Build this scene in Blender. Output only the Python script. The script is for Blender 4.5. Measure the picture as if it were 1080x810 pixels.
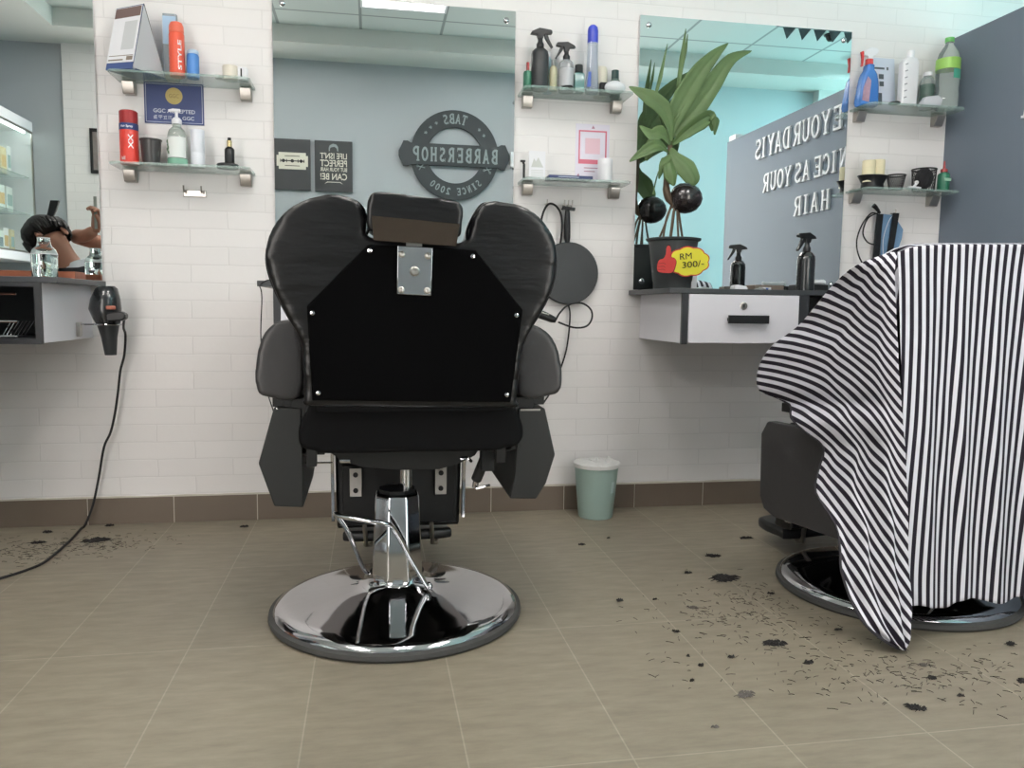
import bpy, bmesh, math, random, json
from mathutils import Vector, Matrix
random.seed(7)
for o in list(bpy.data.objects): bpy.data.objects.remove(o)
SC = bpy.context.scene
COL = SC.collection
# ------------------------------------------------------------------ camera
cam_d = bpy.data.cameras.new('camera'); cam = bpy.data.objects.new('camera', cam_d); COL.objects.link(cam)
cam_d.sensor_fit = 'HORIZONTAL'; cam_d.sensor_width = 36.0; cam_d.lens = 36.0*835.04/1080.0
cam_d.clip_start = 0.02; cam_d.clip_end = 60
_r = Vector((0.98475894, -0.1734515, 0.01282198)); _u = Vector((0.00404056, 0.09651685, 0.99532315)); _f = Vector((0.17387783, 0.98010156, -0.09574668))
CAM = Vector((0, -3.0914, 0.8168))
cam.matrix_world = Matrix(((_r.x, _u.x, -_f.x, CAM.x), (_r.y, _u.y, -_f.y, CAM.y), (_r.z, _u.z, -_f.z, CAM.z), (0, 0, 0, 1)))
SC.camera = cam
# ------------------------------------------------------------------ world, exposure
w = bpy.data.worlds.new('world'); SC.world = w; w.use_nodes = True
w.node_tree.nodes['Background'].inputs[0].default_value = (0.75, 0.85, 0.9, 1)
w.node_tree.nodes['Background'].inputs[1].default_value = 0.15
SC.view_settings.view_transform = 'Standard'; SC.view_settings.look = 'None'
SC.view_settings.gamma = 1.0; SC.view_settings.use_curve_mapping = False
EXPOSURE = 0.0
LAMP = 55.0       # emission of the fluorescent tubes
WINDOW_FILL = 11.0  # glow of the pane added in the right wall, tinting that side cyan
FILL_GLOW = 5.8  # glow of the fill panels added behind the camera      
SC.view_settings.exposure = EXPOSURE

# ------------------------------------------------------------------ materials
def lin(c):
    out = []
    for v in c[:3]:
        v = v/255.0
        out.append(v/12.92 if v <= 0.04045 else ((v+0.055)/1.055)**2.4)
    return (*out, 1.0)
MATS = {}
def mat(name, col, rough=0.5, metal=0.0, spec=0.5, trans=0.0, ior=1.45, coat=0.0, bump=0.0, bscale=60.0, var=0.0, vscale=8.0, emit=0.0, stretch=(1, 1, 1), alpha=1.0, bdist=0.004):
    if name in MATS: return MATS[name]
    m = bpy.data.materials.new(name); m.use_nodes = True; MATS[name] = m
    nt = m.node_tree; b = nt.nodes['Principled BSDF']
    c = lin(col)
    b.inputs['Base Color'].default_value = c
    b.inputs['Roughness'].default_value = rough
    b.inputs['Metallic'].default_value = metal
    b.inputs['Specular IOR Level'].default_value = spec
    b.inputs['Transmission Weight'].default_value = trans
    b.inputs['IOR'].default_value = ior
    b.inputs['Coat Weight'].default_value = coat
    b.inputs['Alpha'].default_value = alpha
    if emit:
        b.inputs['Emission Color'].default_value = c; b.inputs['Emission Strength'].default_value = emit
    tc = None
    if var or bump:
        tc = nt.nodes.new('ShaderNodeTexCoord'); mp = nt.nodes.new('ShaderNodeMapping')
        mp.inputs['Scale'].default_value = stretch
        nt.links.new(tc.outputs['Object'], mp.inputs['Vector'])
    if var:
        n = nt.nodes.new('ShaderNodeTexNoise'); n.inputs['Scale'].default_value = vscale; n.inputs['Detail'].default_value = 4
        nt.links.new(mp.outputs[0], n.inputs['Vector'])
        mx = nt.nodes.new('ShaderNodeMix'); mx.data_type = 'RGBA'
        mx.inputs[6].default_value = tuple(x*(1-var) for x in c[:3])+(1,); mx.inputs[7].default_value = tuple(min(1, x*(1+var)) for x in c[:3])+(1,)
        nt.links.new(n.outputs['Fac'], mx.inputs[0]); nt.links.new(mx.outputs[2], b.inputs['Base Color'])
    if bump:
        n = nt.nodes.new('ShaderNodeTexNoise'); n.inputs['Scale'].default_value = bscale; n.inputs['Detail'].default_value = 3
        nt.links.new(mp.outputs[0], n.inputs['Vector'])
        bp = nt.nodes.new('ShaderNodeBump'); bp.inputs['Strength'].default_value = bump; bp.inputs['Distance'].default_value = bdist
        nt.links.new(n.outputs['Fac'], bp.inputs['Height']); nt.links.new(bp.outputs[0], b.inputs['Normal'])
    return m

def brick_mat(name, c1, c2, cm, bw, rh, mortar, axes, offset=0.5, rough=0.6, bump=0.4, noise=0.0, shift=(0, 0), streak=None, warp=0.0):
    m = bpy.data.materials.new(name); m.use_nodes = True; nt = m.node_tree; b = nt.nodes['Principled BSDF']
    g = nt.nodes.new('ShaderNodeNewGeometry'); sp = nt.nodes.new('ShaderNodeSeparateXYZ'); cb = nt.nodes.new('ShaderNodeCombineXYZ')
    nt.links.new(g.outputs['Position'], sp.inputs[0])
    for i, a in enumerate(axes):
        ad = nt.nodes.new('ShaderNodeMath'); ad.operation = 'ADD'; ad.inputs[1].default_value = shift[i]
        nt.links.new(sp.outputs[a], ad.inputs[0]); nt.links.new(ad.outputs[0], cb.inputs[i])
    vec = cb.outputs[0]
    if warp:
        wn = nt.nodes.new('ShaderNodeTexNoise'); wn.inputs['Scale'].default_value = 9; wn.inputs['Detail'].default_value = 3
        nt.links.new(g.outputs['Position'], wn.inputs['Vector'])
        wm = nt.nodes.new('ShaderNodeVectorMath'); wm.operation = 'MULTIPLY_ADD'; wm.inputs[1].default_value = (warp*2, warp, 0)
        nt.links.new(wn.outputs['Color'], wm.inputs[0]); nt.links.new(cb.outputs[0], wm.inputs[2]); vec = wm.outputs[0]
    br = nt.nodes.new('ShaderNodeTexBrick'); br.offset = offset; br.offset_frequency = 2; br.squash = 1
    br.inputs['Scale'].default_value = 1; br.inputs['Brick Width'].default_value = bw; br.inputs['Row Height'].default_value = rh
    br.inputs['Mortar Size'].default_value = mortar; br.inputs['Mortar Smooth'].default_value = 0.35; br.inputs['Bias'].default_value = 0
    br.inputs['Color1'].default_value = lin(c1); br.inputs['Color2'].default_value = lin(c2); br.inputs['Mortar'].default_value = lin(cm)
    nt.links.new(vec, br.inputs['Vector'])
    col = br.outputs['Color']
    if noise:
        mp = nt.nodes.new('ShaderNodeMapping'); mp.inputs['Scale'].default_value = streak or (1, 1, 1)
        nt.links.new(g.outputs['Position'], mp.inputs['Vector'])
        n = nt.nodes.new('ShaderNodeTexNoise'); n.inputs['Scale'].default_value = 6; n.inputs['Detail'].default_value = 7; n.inputs['Roughness'].default_value = 0.65
        nt.links.new(mp.outputs[0], n.inputs['Vector'])
        mr = nt.nodes.new('ShaderNodeMapRange'); mr.inputs[1].default_value = 0.3; mr.inputs[2].default_value = 0.7; mr.inputs[3].default_value = 1-noise; mr.inputs[4].default_value = 1+noise*0.6
        nt.links.new(n.outputs['Fac'], mr.inputs[0])
        mx = nt.nodes.new('ShaderNodeVectorMath'); mx.operation = 'SCALE'
        nt.links.new(col, mx.inputs[0]); nt.links.new(mr.outputs[0], mx.inputs['Scale']); col = mx.outputs[0]
    nt.links.new(col, b.inputs['Base Color'])
    b.inputs['Roughness'].default_value = rough
    inv = nt.nodes.new('ShaderNodeMath'); inv.operation = 'SUBTRACT'; inv.inputs[0].default_value = 1
    nt.links.new(br.outputs['Fac'], inv.inputs[1])
    n2 = nt.nodes.new('ShaderNodeTexNoise'); n2.inputs['Scale'].default_value = 45; n2.inputs['Detail'].default_value = 3
    nt.links.new(g.outputs['Position'], n2.inputs['Vector'])
    ma = nt.nodes.new('ShaderNodeMath'); ma.operation = 'MULTIPLY_ADD'; ma.inputs[1].default_value = 0.25
    nt.links.new(n2.outputs['Fac'], ma.inputs[0]); nt.links.new(inv.outputs[0], ma.inputs[2])
    bp = nt.nodes.new('ShaderNodeBump'); bp.inputs['Strength'].default_value = bump; bp.inputs['Distance'].default_value = 0.003
    nt.links.new(ma.outputs[0], bp.inputs['Height']); nt.links.new(bp.outputs[0], b.inputs['Normal'])
    return m

M_BRICK = brick_mat('white_painted_brick', (231, 228, 227), (228, 225, 224), (221, 218, 217), 0.267, 0.0655, 0.0024, (0, 2), shift=(11.1945, 0.02), rough=0.5, bump=0.34, warp=.007)
M_TILE = brick_mat('floor_tile', (134, 126, 110), (128, 120, 105), (152, 144, 128), 0.3, 0.6, 0.0019, (0, 1), offset=0.0, shift=(30.7328, 60.58), rough=0.42, bump=0.12, noise=0.22, streak=(1.5, 6, 1))
M_SKIRT = mat('skirting_tile', (104, 93, 82), 0.4, var=0.06, vscale=14)
M_GROUT = mat('pale_grout', (196, 190, 180), 0.8)
M_BLUE = mat('pale_blue_paint', (168, 174, 178), 0.6, var=0.02, vscale=2)
M_CEIL = mat('ceiling_board', (206, 212, 210), 0.8)
M_CEILW = mat('soffit_paint', (214, 216, 212), 0.7)
M_GREY = mat('slate_blue_paint', (104, 115, 128), 0.5, var=0.02, vscale=2)
M_WHITEP = mat('white_wall_paint', (222, 226, 224), 0.6)
M_LEATHER = mat('black_leather', (15, 15, 17), 0.3, bump=0.5, bscale=9, spec=0.5, stretch=(.6, .6, 2.6), bdist=.012)
M_LEATHER2 = mat('dark_grey_vinyl', (50, 49, 50), 0.36, bump=0.12, bscale=70)
M_BOARD = mat('black_back_board', (4, 4, 5), 0.9, spec=0.08)
M_BLACK = mat('black_metal', (16, 16, 17), 0.45)
M_BLKP = mat('black_plastic', (26, 27, 29), 0.38)
M_CHROME = mat('chrome', (205, 205, 208), 0.07, metal=1.0)
M_STEEL = mat('brushed_steel', (176, 172, 167), 0.3, metal=1.0)
M_RUBBER = mat('grey_rubber', (62, 62, 61), 0.7)
M_VSIDE = mat('side_panel_black', (33, 34, 34), 0.4)
M_UNDER = mat('black_underside_cloth', (9, 9, 11), 0.8, spec=0.2)
M_WLAM = mat('white_laminate', (222, 220, 226), 0.35)
M_BLAM = mat('black_laminate', (44, 46, 49), 0.4)
M_COUNTER = mat('dark_grey_countertop', (58, 61, 64), 0.35, var=0.08, vscale=30)
M_GLASS = mat('clear_glass', (225, 240, 236), 0.02, trans=1.0, ior=1.48)
M_SHELFG = mat('green_tinged_glass', (178, 204, 196), 0.03, alpha=0.38)
M_WHITE = mat('white_plastic', (228, 228, 232), 0.35)
M_PAPER = mat('white_paper', (226, 226, 230), 0.7)
M_BLK = mat('ink_black', (22, 22, 24), 0.6)
M_RED = mat('red_plastic', (176, 44, 42), 0.4)
M_SKIN = mat('skin', (176, 126, 104), 0.5, bump=0.05)
M_HAIR = mat('black_hair', (24, 20, 20), 0.5, bump=0.8, bscale=140, stretch=(1, 1, 5))
M_MIRROR = mat('mirror_silver', (240, 245, 245), 0.0, metal=1.0)
M_LEAF = mat('leaf_green', (80, 103, 60), 0.5, var=0.18, vscale=25)

# ------------------------------------------------------------------ mesh builder
class MB:
    def __init__(s): s.v = []; s.f = []; s.uv = {}
    def add(s, vs, fs):
        o = len(s.v); s.v += [Vector(p) for p in vs]; s.f += [tuple(i+o for i in f) for f in fs]; return s
    def box(s, x0, x1, y0, y1, z0, z1):
        vs = [(x, y, z) for x in (x0, x1) for y in (y0, y1) for z in (z0, z1)]
        return s.add(vs, [(0, 1, 3, 2), (4, 6, 7, 5), (0, 4, 5, 1), (2, 3, 7, 6), (0, 2, 6, 4), (1, 5, 7, 3)])
    def obox(s, c, size, rz=0.0, rx=0.0, ry=0.0):
        R = Matrix.Rotation(rz, 3, 'Z') @ Matrix.Rotation(ry, 3, 'Y') @ Matrix.Rotation(rx, 3, 'X'); c = Vector(c)
        vs = [c+R @ Vector((x*size[0]/2, y*size[1]/2, z*size[2]/2)) for x in (-1, 1) for y in (-1, 1) for z in (-1, 1)]
        return s.add(vs, [(0, 1, 3, 2), (4, 6, 7, 5), (0, 4, 5, 1), (2, 3, 7, 6), (0, 2, 6, 4), (1, 5, 7, 3)])
    def loft(s, rings, closed=True, caps=True):
        n = len(rings[0]); vs = [p for r in rings for p in r]; fs = []
        for i in range(len(rings)-1):
            for j in range(n if closed else n-1):
                k = (j+1) % n
                fs.append((i*n+j, i*n+k, (i+1)*n+k, (i+1)*n+j))
        if caps:
            fs.append(tuple(range(n-1, -1, -1))); fs.append(tuple(range((len(rings)-1)*n, len(rings)*n)))
        return s.add(vs, fs)
    def tube(s, pts, r, n=8, closed=False, caps=True):
        P = [Vector(p) for p in pts]; m = len(P); R = r if isinstance(r, (list, tuple)) else [r]*m
        rings = []; prev = None
        for i in range(m):
            if closed: t = P[(i+1) % m]-P[i-1]
            else: t = P[min(i+1, m-1)]-P[max(i-1, 0)]
            if t.length < 1e-9: t = Vector((0, 0, 1))
            t.normalize()
            if prev is None:
                a = Vector((0, 0, 1)) if abs(t.z) < 0.9 else Vector((1, 0, 0))
                u = t.cross(a).normalized()
            else:
                u = prev-t*prev.dot(t)
                u = u.normalized() if u.length > 1e-6 else t.orthogonal().normalized()
            prev = u; v = t.cross(u)
            rings.append([P[i]+(u*math.cos(2*math.pi*k/n)+v*math.sin(2*math.pi*k/n))*R[i] for k in range(n)])
        if closed: rings.append(rings[0]); return s.loft(rings, caps=False)
        return s.loft(rings, caps=caps)
    def lathe(s, prof, c=(0, 0, 0), n=24, M=None, sx=1.0, sy=1.0, rot=0.0):
        c = Vector(c); rings = []
        for r, z in prof:
            ring = []
            for k in range(n):
                a = 2*math.pi*k/n+rot
                p = Vector((r*math.cos(a)*sx, r*math.sin(a)*sy, z))
                if M: p = M @ p
                ring.append(c+p)
            rings.append(ring)
        return s.loft(rings)
    def prism(s, out, plane, a, b):
        def P(p, t):
            if plane == 'xz': return (p[0], t, p[1])
            if plane == 'yz': return (t, p[0], p[1])
            return (p[0], p[1], t)
        return s.loft([[P(p, a) for p in out], [P(p, b) for p in out]])
    def ball(s, c, r, n=16, m=10, M=None):
        r = r if isinstance(r, (tuple, list)) else (r, r, r); rings = []
        for i in range(m+1):
            t = math.pi*(i+0.02 if i == 0 else i-0.02 if i == m else i)/m
            ring = []
            for k in range(n):
                a = 2*math.pi*k/n; p = Vector((r[0]*math.sin(t)*math.cos(a), r[1]*math.sin(t)*math.sin(a), -r[2]*math.cos(t)))
                if M: p = M @ p
                ring.append(Vector(c)+p)
            rings.append(ring)
        return s.loft(rings)
    def pad(s, name, m, parent, vox=.009, it=10, fac=.5):
        o = s.build(name, m, parent)
        r = o.modifiers.new('remesh', 'REMESH'); r.mode = 'VOXEL'; r.voxel_size = vox; r.use_smooth_shade = True
        q = o.modifiers.new('soften', 'SMOOTH'); q.factor = fac; q.iterations = it
        return o
    def build(s, name, m, parent=None, smooth=True, bevel=0.0, segs=2, sub=0, angle=38):
        me = bpy.data.meshes.new(name)
        if parent is not None:
            org = wloc(parent)
        else:
            xs = [p.x for p in s.v]; ys = [p.y for p in s.v]; zs = [p.z for p in s.v]
            org = Vector(((min(xs)+max(xs))/2, (min(ys)+max(ys))/2, min(zs)))
        me.from_pydata([tuple(p-org) for p in s.v], [], s.f)
        bm = bmesh.new(); bm.from_mesh(me); bmesh.ops.recalc_face_normals(bm, faces=bm.faces); bm.to_mesh(me); bm.free()
        if smooth:
            me.polygons.foreach_set('use_smooth', [len(p.vertices) <= 6 for p in me.polygons]); me.set_sharp_from_angle(angle=math.radians(angle))
            me.polygons.foreach_set('use_smooth', [len(p.vertices) <= 6 for p in me.polygons])
        ms = m if isinstance(m, (list, tuple)) else [m]
        for q in ms: me.materials.append(q)
        o = bpy.data.objects.new(name, me); COL.objects.link(o)
        if parent is not None: o.parent = parent
        else: o.location = org
        if bevel:
            b = o.modifiers.new('bevel', 'BEVEL'); b.width = bevel; b.segments = segs; b.limit_method = 'ANGLE'; b.angle_limit = math.radians(30)
        if sub:
            q = o.modifiers.new('sub', 'SUBSURF'); q.levels = sub; q.render_levels = sub
        return o
def wloc(o):
    v = Vector((0, 0, 0))
    while o is not None: v += o.location; o = o.parent
    return v
def tag(o, label=None, cat=None, group=None, kind=None):
    if label: o['label'] = label
    if cat: o['category'] = cat
    if group: o['group'] = group
    if kind: o['kind'] = kind
    return o
def thing(name, loc, label, cat, group=None):
    o = bpy.data.objects.new(name, None); COL.objects.link(o); o.location = loc; o.empty_display_size = 0.05
    return tag(o, label, cat, group)
def copy_tree(o, parent=None):
    c = o.copy(); COL.objects.link(c); c.parent = parent
    for ch in list(o.children): copy_tree(ch, c)
    return c
def spline(pts, n=8, closed=False):
    P = [Vector(p) for p in pts]; m = len(P); out = []
    for i in range(m if closed else m-1):
        if closed: a, b, c, d = P[i-1], P[i], P[(i+1) % m], P[(i+2) % m]
        else: a, b, c, d = P[max(i-1, 0)], P[i], P[i+1], P[min(i+2, m-1)]
        for k in range(n):
            t = k/n
            out.append(0.5*((2*b)+(c-a)*t+(2*a-5*b+4*c-d)*t*t+(3*b-a-3*c+d)*t**3))
    if not closed: out.append(P[-1])
    return out
def text_mesh(body, size, depth, offset=0.0):
    cu = bpy.data.curves.new('t', 'FONT'); cu.body = body; cu.size = size; cu.extrude = depth/2; cu.align_x = 'LEFT'; cu.resolution_u = 3; cu.offset = offset
    o = bpy.data.objects.new('t', cu); COL.objects.link(o)
    dg = bpy.context.evaluated_depsgraph_get(); me = bpy.data.meshes.new_from_object(o.evaluated_get(dg))
    vs = [v.co.copy() for v in me.vertices]; fs = [tuple(p.vertices) for p in me.polygons]
    bpy.data.objects.remove(o); bpy.data.curves.remove(cu); bpy.data.meshes.remove(me)
    return vs, fs
def text(mb, body, org, right, up, wid, hei, depth=0.002, bold=0.0, center=True):
    """flat lettering fitted into wid x hei; org = centre of the line"""
    vs, fs = text_mesh(body, 1.0, 0.0, bold)
    if not vs: return
    x0 = min(v.x for v in vs); x1 = max(v.x for v in vs); y0 = min(v.y for v in vs); y1 = max(v.y for v in vs)
    right = Vector(right); up = Vector(up); nrm = right.cross(up); org = Vector(org); out = []
    for v in vs:
        a = ((v.x-x0)/(x1-x0)-0.5)*wid; b = ((v.y-y0)/(y1-y0)-0.5)*hei
        out.append(org+right*a+up*b+nrm*depth)
    mb.add(out, fs)
def puff(out, y0, y1, r, n=5, plane='xz'):
    """a padded slab: closed outline between y0 and y1 with edges rounded over r"""
    P = [Vector(p) for p in out]; m = len(P)
    area = sum(P[i].x*P[(i+1) % m].y-P[(i+1) % m].x*P[i].y for i in range(m))
    sgn = 1 if area > 0 else -1
    N = []
    for i in range(m):
        t = P[(i+1) % m]-P[i-1]; t.normalize(); N.append(Vector((-t.y, t.x))*sgn)
    rings = []
    def ring(ins, y):
        q = [P[i]+N[i]*ins for i in range(m)]
        return [(p.x, y, p.y) if plane == 'xz' else (y, p.x, p.y) if plane == 'yz' else (p.x, p.y, y) for p in q]
    d = 1 if y1 > y0 else -1
    for k in range(n+1):
        a = math.pi/2*k/n; rings.append(ring(r*(1-math.sin(a)), y0+d*r*(1-math.cos(a))))
    for k in range(n+1):
        a = math.pi/2*k/n; rings.append(ring(r*(1-math.cos(a)), y1-d*r*(1-math.sin(a))))
    return rings
# serif stroke letters in a unit box (stem thickness s, thin strokes t)
def serif_letter(ch, bold=0.2, thin=0.1, srf=0.08):
    B = []  # quads
    def bar(x0, y0, x1, y1, w):
        d = Vector((x1-x0, y1-y0)); n = Vector((-d.y, d.x)).normalized()*w/2
        B.append([(x0+n.x, y0+n.y), (x0-n.x, y0-n.y), (x1-n.x, y1-n.y), (x1+n.x, y1+n.y)])
    def vs_(x, w=bold, y0=0, y1=1): B.append([(x-w/2, y0), (x+w/2, y0), (x+w/2, y1), (x-w/2, y1)])
    def hs(y, x0, x1, w=thin): B.append([(x0, y-w/2), (x1, y-w/2), (x1, y+w/2), (x0, y+w/2)])
    def ser(x, y, wd=0.34):
        y0 = y if y == 0 else y-srf; B.append([(x-wd/2, y0), (x+wd/2, y0), (x+wd/2, y0+srf), (x-wd/2, y0+srf)])
    def arc(cx, cy, rx, ry, a0, a1, w0, w1, n=10):
        for i in range(n):
            p = []
            for a in (a0+(a1-a0)*i/n, a0+(a1-a0)*(i+1)/n):
                ar = math.radians(a); ww = w0+(w1-w0)*abs(math.cos(ar))
                p.append(((cx+(rx)*math.cos(ar), cy+ry*math.sin(ar)), (cx+(rx-ww)*math.cos(ar), cy+(ry-ww*1.0)*math.sin(ar))))
            B.append([p[0][0], p[1][0], p[1][1], p[0][1]])
    b = bold; t = thin
    if ch == 'H': vs_(.2); vs_(.8); hs(.5, .2, .8); [ser(x, y) for x in (.2, .8) for y in (0, 1)]
    elif ch == 'O': arc(.5, .5, .5, .5, 0, 360, t, b, 24)
    elif ch == 'P': vs_(.22); ser(.22, 0, .44); ser(.22, 1); hs(.95, .2, .6); hs(.47, .2, .6); arc(.55, .71, .42, .29, -90, 90, t, b)
    elif ch == 'R': vs_(.2); ser(.2, 0); ser(.2, 1); hs(.95, .2, .55); hs(.47, .2, .55); arc(.52, .71, .38, .29, -90, 90, t, b); bar(.5, .47, .85, .04, b); ser(.86, 0, .26)
    elif ch == 'B': vs_(.2); ser(.2, 0); ser(.2, 1); hs(.95, .2, .55); hs(.5, .2, .55); hs(.05, .2, .55); arc(.52, .74, .38, .26, -90, 90, t, b); arc(.52, .27, .44, .27, -90, 90, t, b)
    elif ch == 'D': vs_(.2); ser(.2, 0); ser(.2, 1); hs(.95, .2, .5); hs(.05, .2, .5); arc(.48, .5, .5, .5, -90, 90, t, b)
    elif ch == 'E': vs_(.2); ser(.2, 0); ser(.2, 1); hs(.95, .2, .9); hs(.5, .2, .72); hs(.05, .2, .92); vs_(.89, .07, 0, .26); vs_(.87, .07, .76, 1); vs_(.7, .06, .38, .62)
    elif ch == 'I': vs_(.5, b*1.6); ser(.5, 0, .8); ser(.5, 1, .8)
    elif ch == 'Y': bar(.12, .96, .52, .45, b); bar(.88, .96, .5, .45, t*1.1); vs_(.5, b, 0, .5); ser(.14, 1, .36); ser(.86, 1, .32); ser(.5, 0, .42)
    elif ch == 'U': vs_(.2, b, .3, 1); vs_(.83, t, .3, 1); arc(.515, .34, .415, .34, 180, 360, t, b*.8); ser(.2, 1, .38); ser(.83, 1, .32)
    elif ch == 'A': bar(.5, .98, .14, .03, t); bar(.48, .98, .82, .03, b); hs(.32, .28, .72); ser(.14, 0, .32); ser(.84, 0, .36)
    elif ch == 'S':
        arc(.5, .74, .38, .26, 40, 270, t, b*.9, 12); arc(.5, .27, .42, .27, -140, 90, t, b*.9, 12); vs_(.82, .07, .74, 1); vs_(.13, .07, 0, .26)
    elif ch == 'N': vs_(.2, t); vs_(.82, t); bar(.2, .97, .8, .05, b); ser(.16, 1, .34); ser(.82, 1, .32); ser(.2, 0, .32)
    elif ch == 'T': vs_(.5); ser(.5, 0, .44); hs(.95, .06, .94); vs_(.08, .07, .72, 1); vs_(.92, .07, .72, 1)
    elif ch == 'C': arc(.55, .5, .5, .5, 50, 310, t, b, 20); vs_(.88, .07, .68, .98); vs_(.88, .07, .02, .28)
    return B
def put_letter(mb, ch, org, right, up, w, h, depth, **k):
    right = Vector(right); up = Vector(up); n = right.cross(up); org = Vector(org)
    for i, q in enumerate(serif_letter(ch, **k)):
        e = depth+i*0.00004
        lo = [org+right*(p[0]*w)+up*(p[1]*h) for p in q]; hi = [p+n*e for p in lo]
        mb.loft([lo, hi])

# ================================================================== the room
def struct(name, mb, m, **k):
    o = mb.build(name, m, smooth=False, **k); return tag(o, kind='structure')
XL, XR, YB, ZC = -2.85, 5.2, -3.3, 2.78
M_CEILT = brick_mat('ceiling_tiles', (204, 211, 209), (200, 207, 205), (150, 156, 156), 0.57, 0.57, 0.012, (0, 1), offset=0.0, shift=(57.07, 59.62), rough=0.8, bump=0.1)
struct('floor', MB().box(XL-.1, XR+.1, YB-.1, 0.1, -0.1, 0), M_TILE)
struct('wall_front', MB().box(XL-.1, XR+.1, 0, 0.1, 0, ZC+.1), M_BRICK)
struct('wall_left', MB().box(XL-.1, XL, YB, 0, 0, ZC+.1), M_BLUE)
struct('wall_back', MB().box(XL-.1, XR+.1, YB-.1, YB, 0, ZC+.1), M_BLUE)
# right wall with an opening for the added glowing pane
WY0, WY1, WZ0, WZ1 = -3.2, -1.7, 0.15, 2.3
mb = MB().box(XR, XR+.1, YB, WY0, 0, ZC+.1).box(XR, XR+.1, WY1, 0, 0, ZC+.1).box(XR, XR+.1, WY0, WY1, 0, WZ0).box(XR, XR+.1, WY0, WY1, WZ1, ZC+.1)
struct('wall_right', mb, M_WHITEP)
M_ADDGLOW = mat('added_glow_pane', (176, 236, 238), 0.6, emit=WINDOW_FILL)  # added glowing pane, supplies cyan light to the right side
wf = MB()
for y in (WY0, (WY0+WY1)/2-.025, WY1-.05): wf.box(XR-.02, XR+.06, y, y+.05, WZ0, WZ1)
for z in (WZ0, WZ1-.05): wf.box(XR-.02, XR+.06, WY0, WY1, z, z+.05)
struct('added_window_1', wf, M_WHITE)
struct('added_window_2', MB().box(XR+.02, XR+.04, WY0+.04, WY1-.04, WZ0+.04, WZ1-.04), M_ADDGLOW)
M_FILL = mat('fill_glow_pane', (252, 246, 240), 0.6, emit=FILL_GLOW)  # added glowing panels, outside the mirror views, to fill the front wall
for n_, (x0, x1, z0, z1) in enumerate(((1.22, 2.02, .05, 2.25), (-1.78, -.88, .05, 2.25))):
    mb = MB()
    for xa in (x0, x1-.04): mb.box(xa, xa+.04, YB+.0305, YB+.06, z0, z1)
    for za in (z0, (z0+z1)/2-.02, z1-.04): mb.box(x0+.04, x1-.04, YB+.0305, YB+.058, za, za+.04)
    struct('door_%d' % (n_+1), mb, M_STEEL)
    struct('added_window_%d' % (n_+3), MB().box(x0+.04, x1-.04, YB+.032, YB+.04, z0+.04, z1-.04), M_FILL)
struct('wall_partition', MB().box(2.409, 2.47, -2.17, -0.001, 0, 1.965), M_GREY)
struct('ceiling', MB().box(XL-.1, XR+.1, YB-.1, 0.1, ZC, ZC+.1), M_CEILT)
struct('trim_1', MB().box(-2.1, XR, YB, -2.9, 2.66, ZC), M_CEILW)           # plaster soffit along the back wall
struct('trim_2', MB().box(XL, -2.1, YB, 0, 2.66, ZC), M_CEILW)               # soffit on the left
struct('trim_3', MB().box(-2.18, -0.92, YB, YB+.03, 0, 2.66), M_BRICK)       # white brick facing on the back wall
struct('trim_6', MB().box(2.06, 3.68, YB, YB+.012, 0, 2.66), mat('cyan_light_tint', (194, 210, 214), 0.6))  # added panel, aqua colour stands in for cyan light on the wall
struct('trim_4', MB().box(3.68, 4.3, YB, YB+.1, 0, 2.66), M_WHITEP)
# tile skirting with pale joints
sk = MB(); k = -8; xs = []
x = -0.7328-0.3*7
while x < 2.40:
    a, b = max(x+.0015, XL), min(x+.2985, 2.409)
    if b > a: sk.box(a, b, -0.011, 0, 0.0, 0.098)
    x += 0.3
struct('baseboard_front', sk, M_SKIRT)
gr = MB().box(XL, 2.409, -0.0095, 0, 0, 0.0985)
pts = [(XL, 0.0985)]; x = XL
top = []
while x < 2.4:
    top.append((x, 0.1+random.uniform(.001, .006))); x += .06
top.append((2.408, .103))
gr.prism([(XL, .0985)]+top+[(2.408, .0985)], 'xz', -0.0085, 0)
struct('trim_5', gr, M_GROUT)

# ------------------------------------------------------------------ ceiling lights
M_TUBE = mat('fluorescent_tube', (255, 250, 244), 0.5, emit=LAMP)
M_LOUV = mat('louvre_aluminium', (190, 196, 196), 0.25, metal=0.9)
M_TUBE2 = mat('added_cyan_tube', (196, 240, 242), 0.5, emit=LAMP*.65)  # for the lamp added beyond the partition, tinted for cyan light
def ceiling_light(cx, cy, label, mt=None):
    t = thing('ceiling_light', (cx, cy, ZC-.06), label, 'ceiling light', 'fluorescent ceiling lights')
    hw, hl = .275, .59; z0 = ZC-.056; z1 = ZC-.0005
    fr = MB().box(cx-hw, cx+hw, cy-hl, cy-hl+.014, z0, z1).box(cx-hw, cx+hw, cy+hl-.014, cy+hl, z0, z1)
    fr.box(cx-hw, cx-hw+.014, cy-hl+.014, cy+hl-.014, z0, z1).box(cx+hw-.014, cx+hw, cy-hl+.014, cy+hl-.014, z0, z1)
    fr.box(cx-hw+.014, cx+hw-.014, cy-hl+.014, cy+hl-.014, z1-.006, z1)
    fr.build('frame', M_WHITE, t, smooth=False)
    for i in (-1, 0, 1):
        MB().tube([(cx+i*.17, cy-hl+.03, ZC-.034), (cx+i*.17, cy+hl-.03, ZC-.034)], .013, 10).build('tube', mt or M_TUBE, t)
    lv = MB()
    for i in range(1, 12):
        y = cy-hl+i*2*hl/12; lv.box(cx-hw+.014, cx+hw-.014, y-.0015, y+.0015, z0+.001, z0+.008)
    for i in (-1.5, -.5, .5, 1.5): lv.box(cx+i*.11-.0015, cx+i*.11+.0015, cy-hl+.014, cy+hl-.014, z0+.001, z0+.0075)
    lv.build('louvre', M_LOUV, t, smooth=False)
    return t
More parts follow.
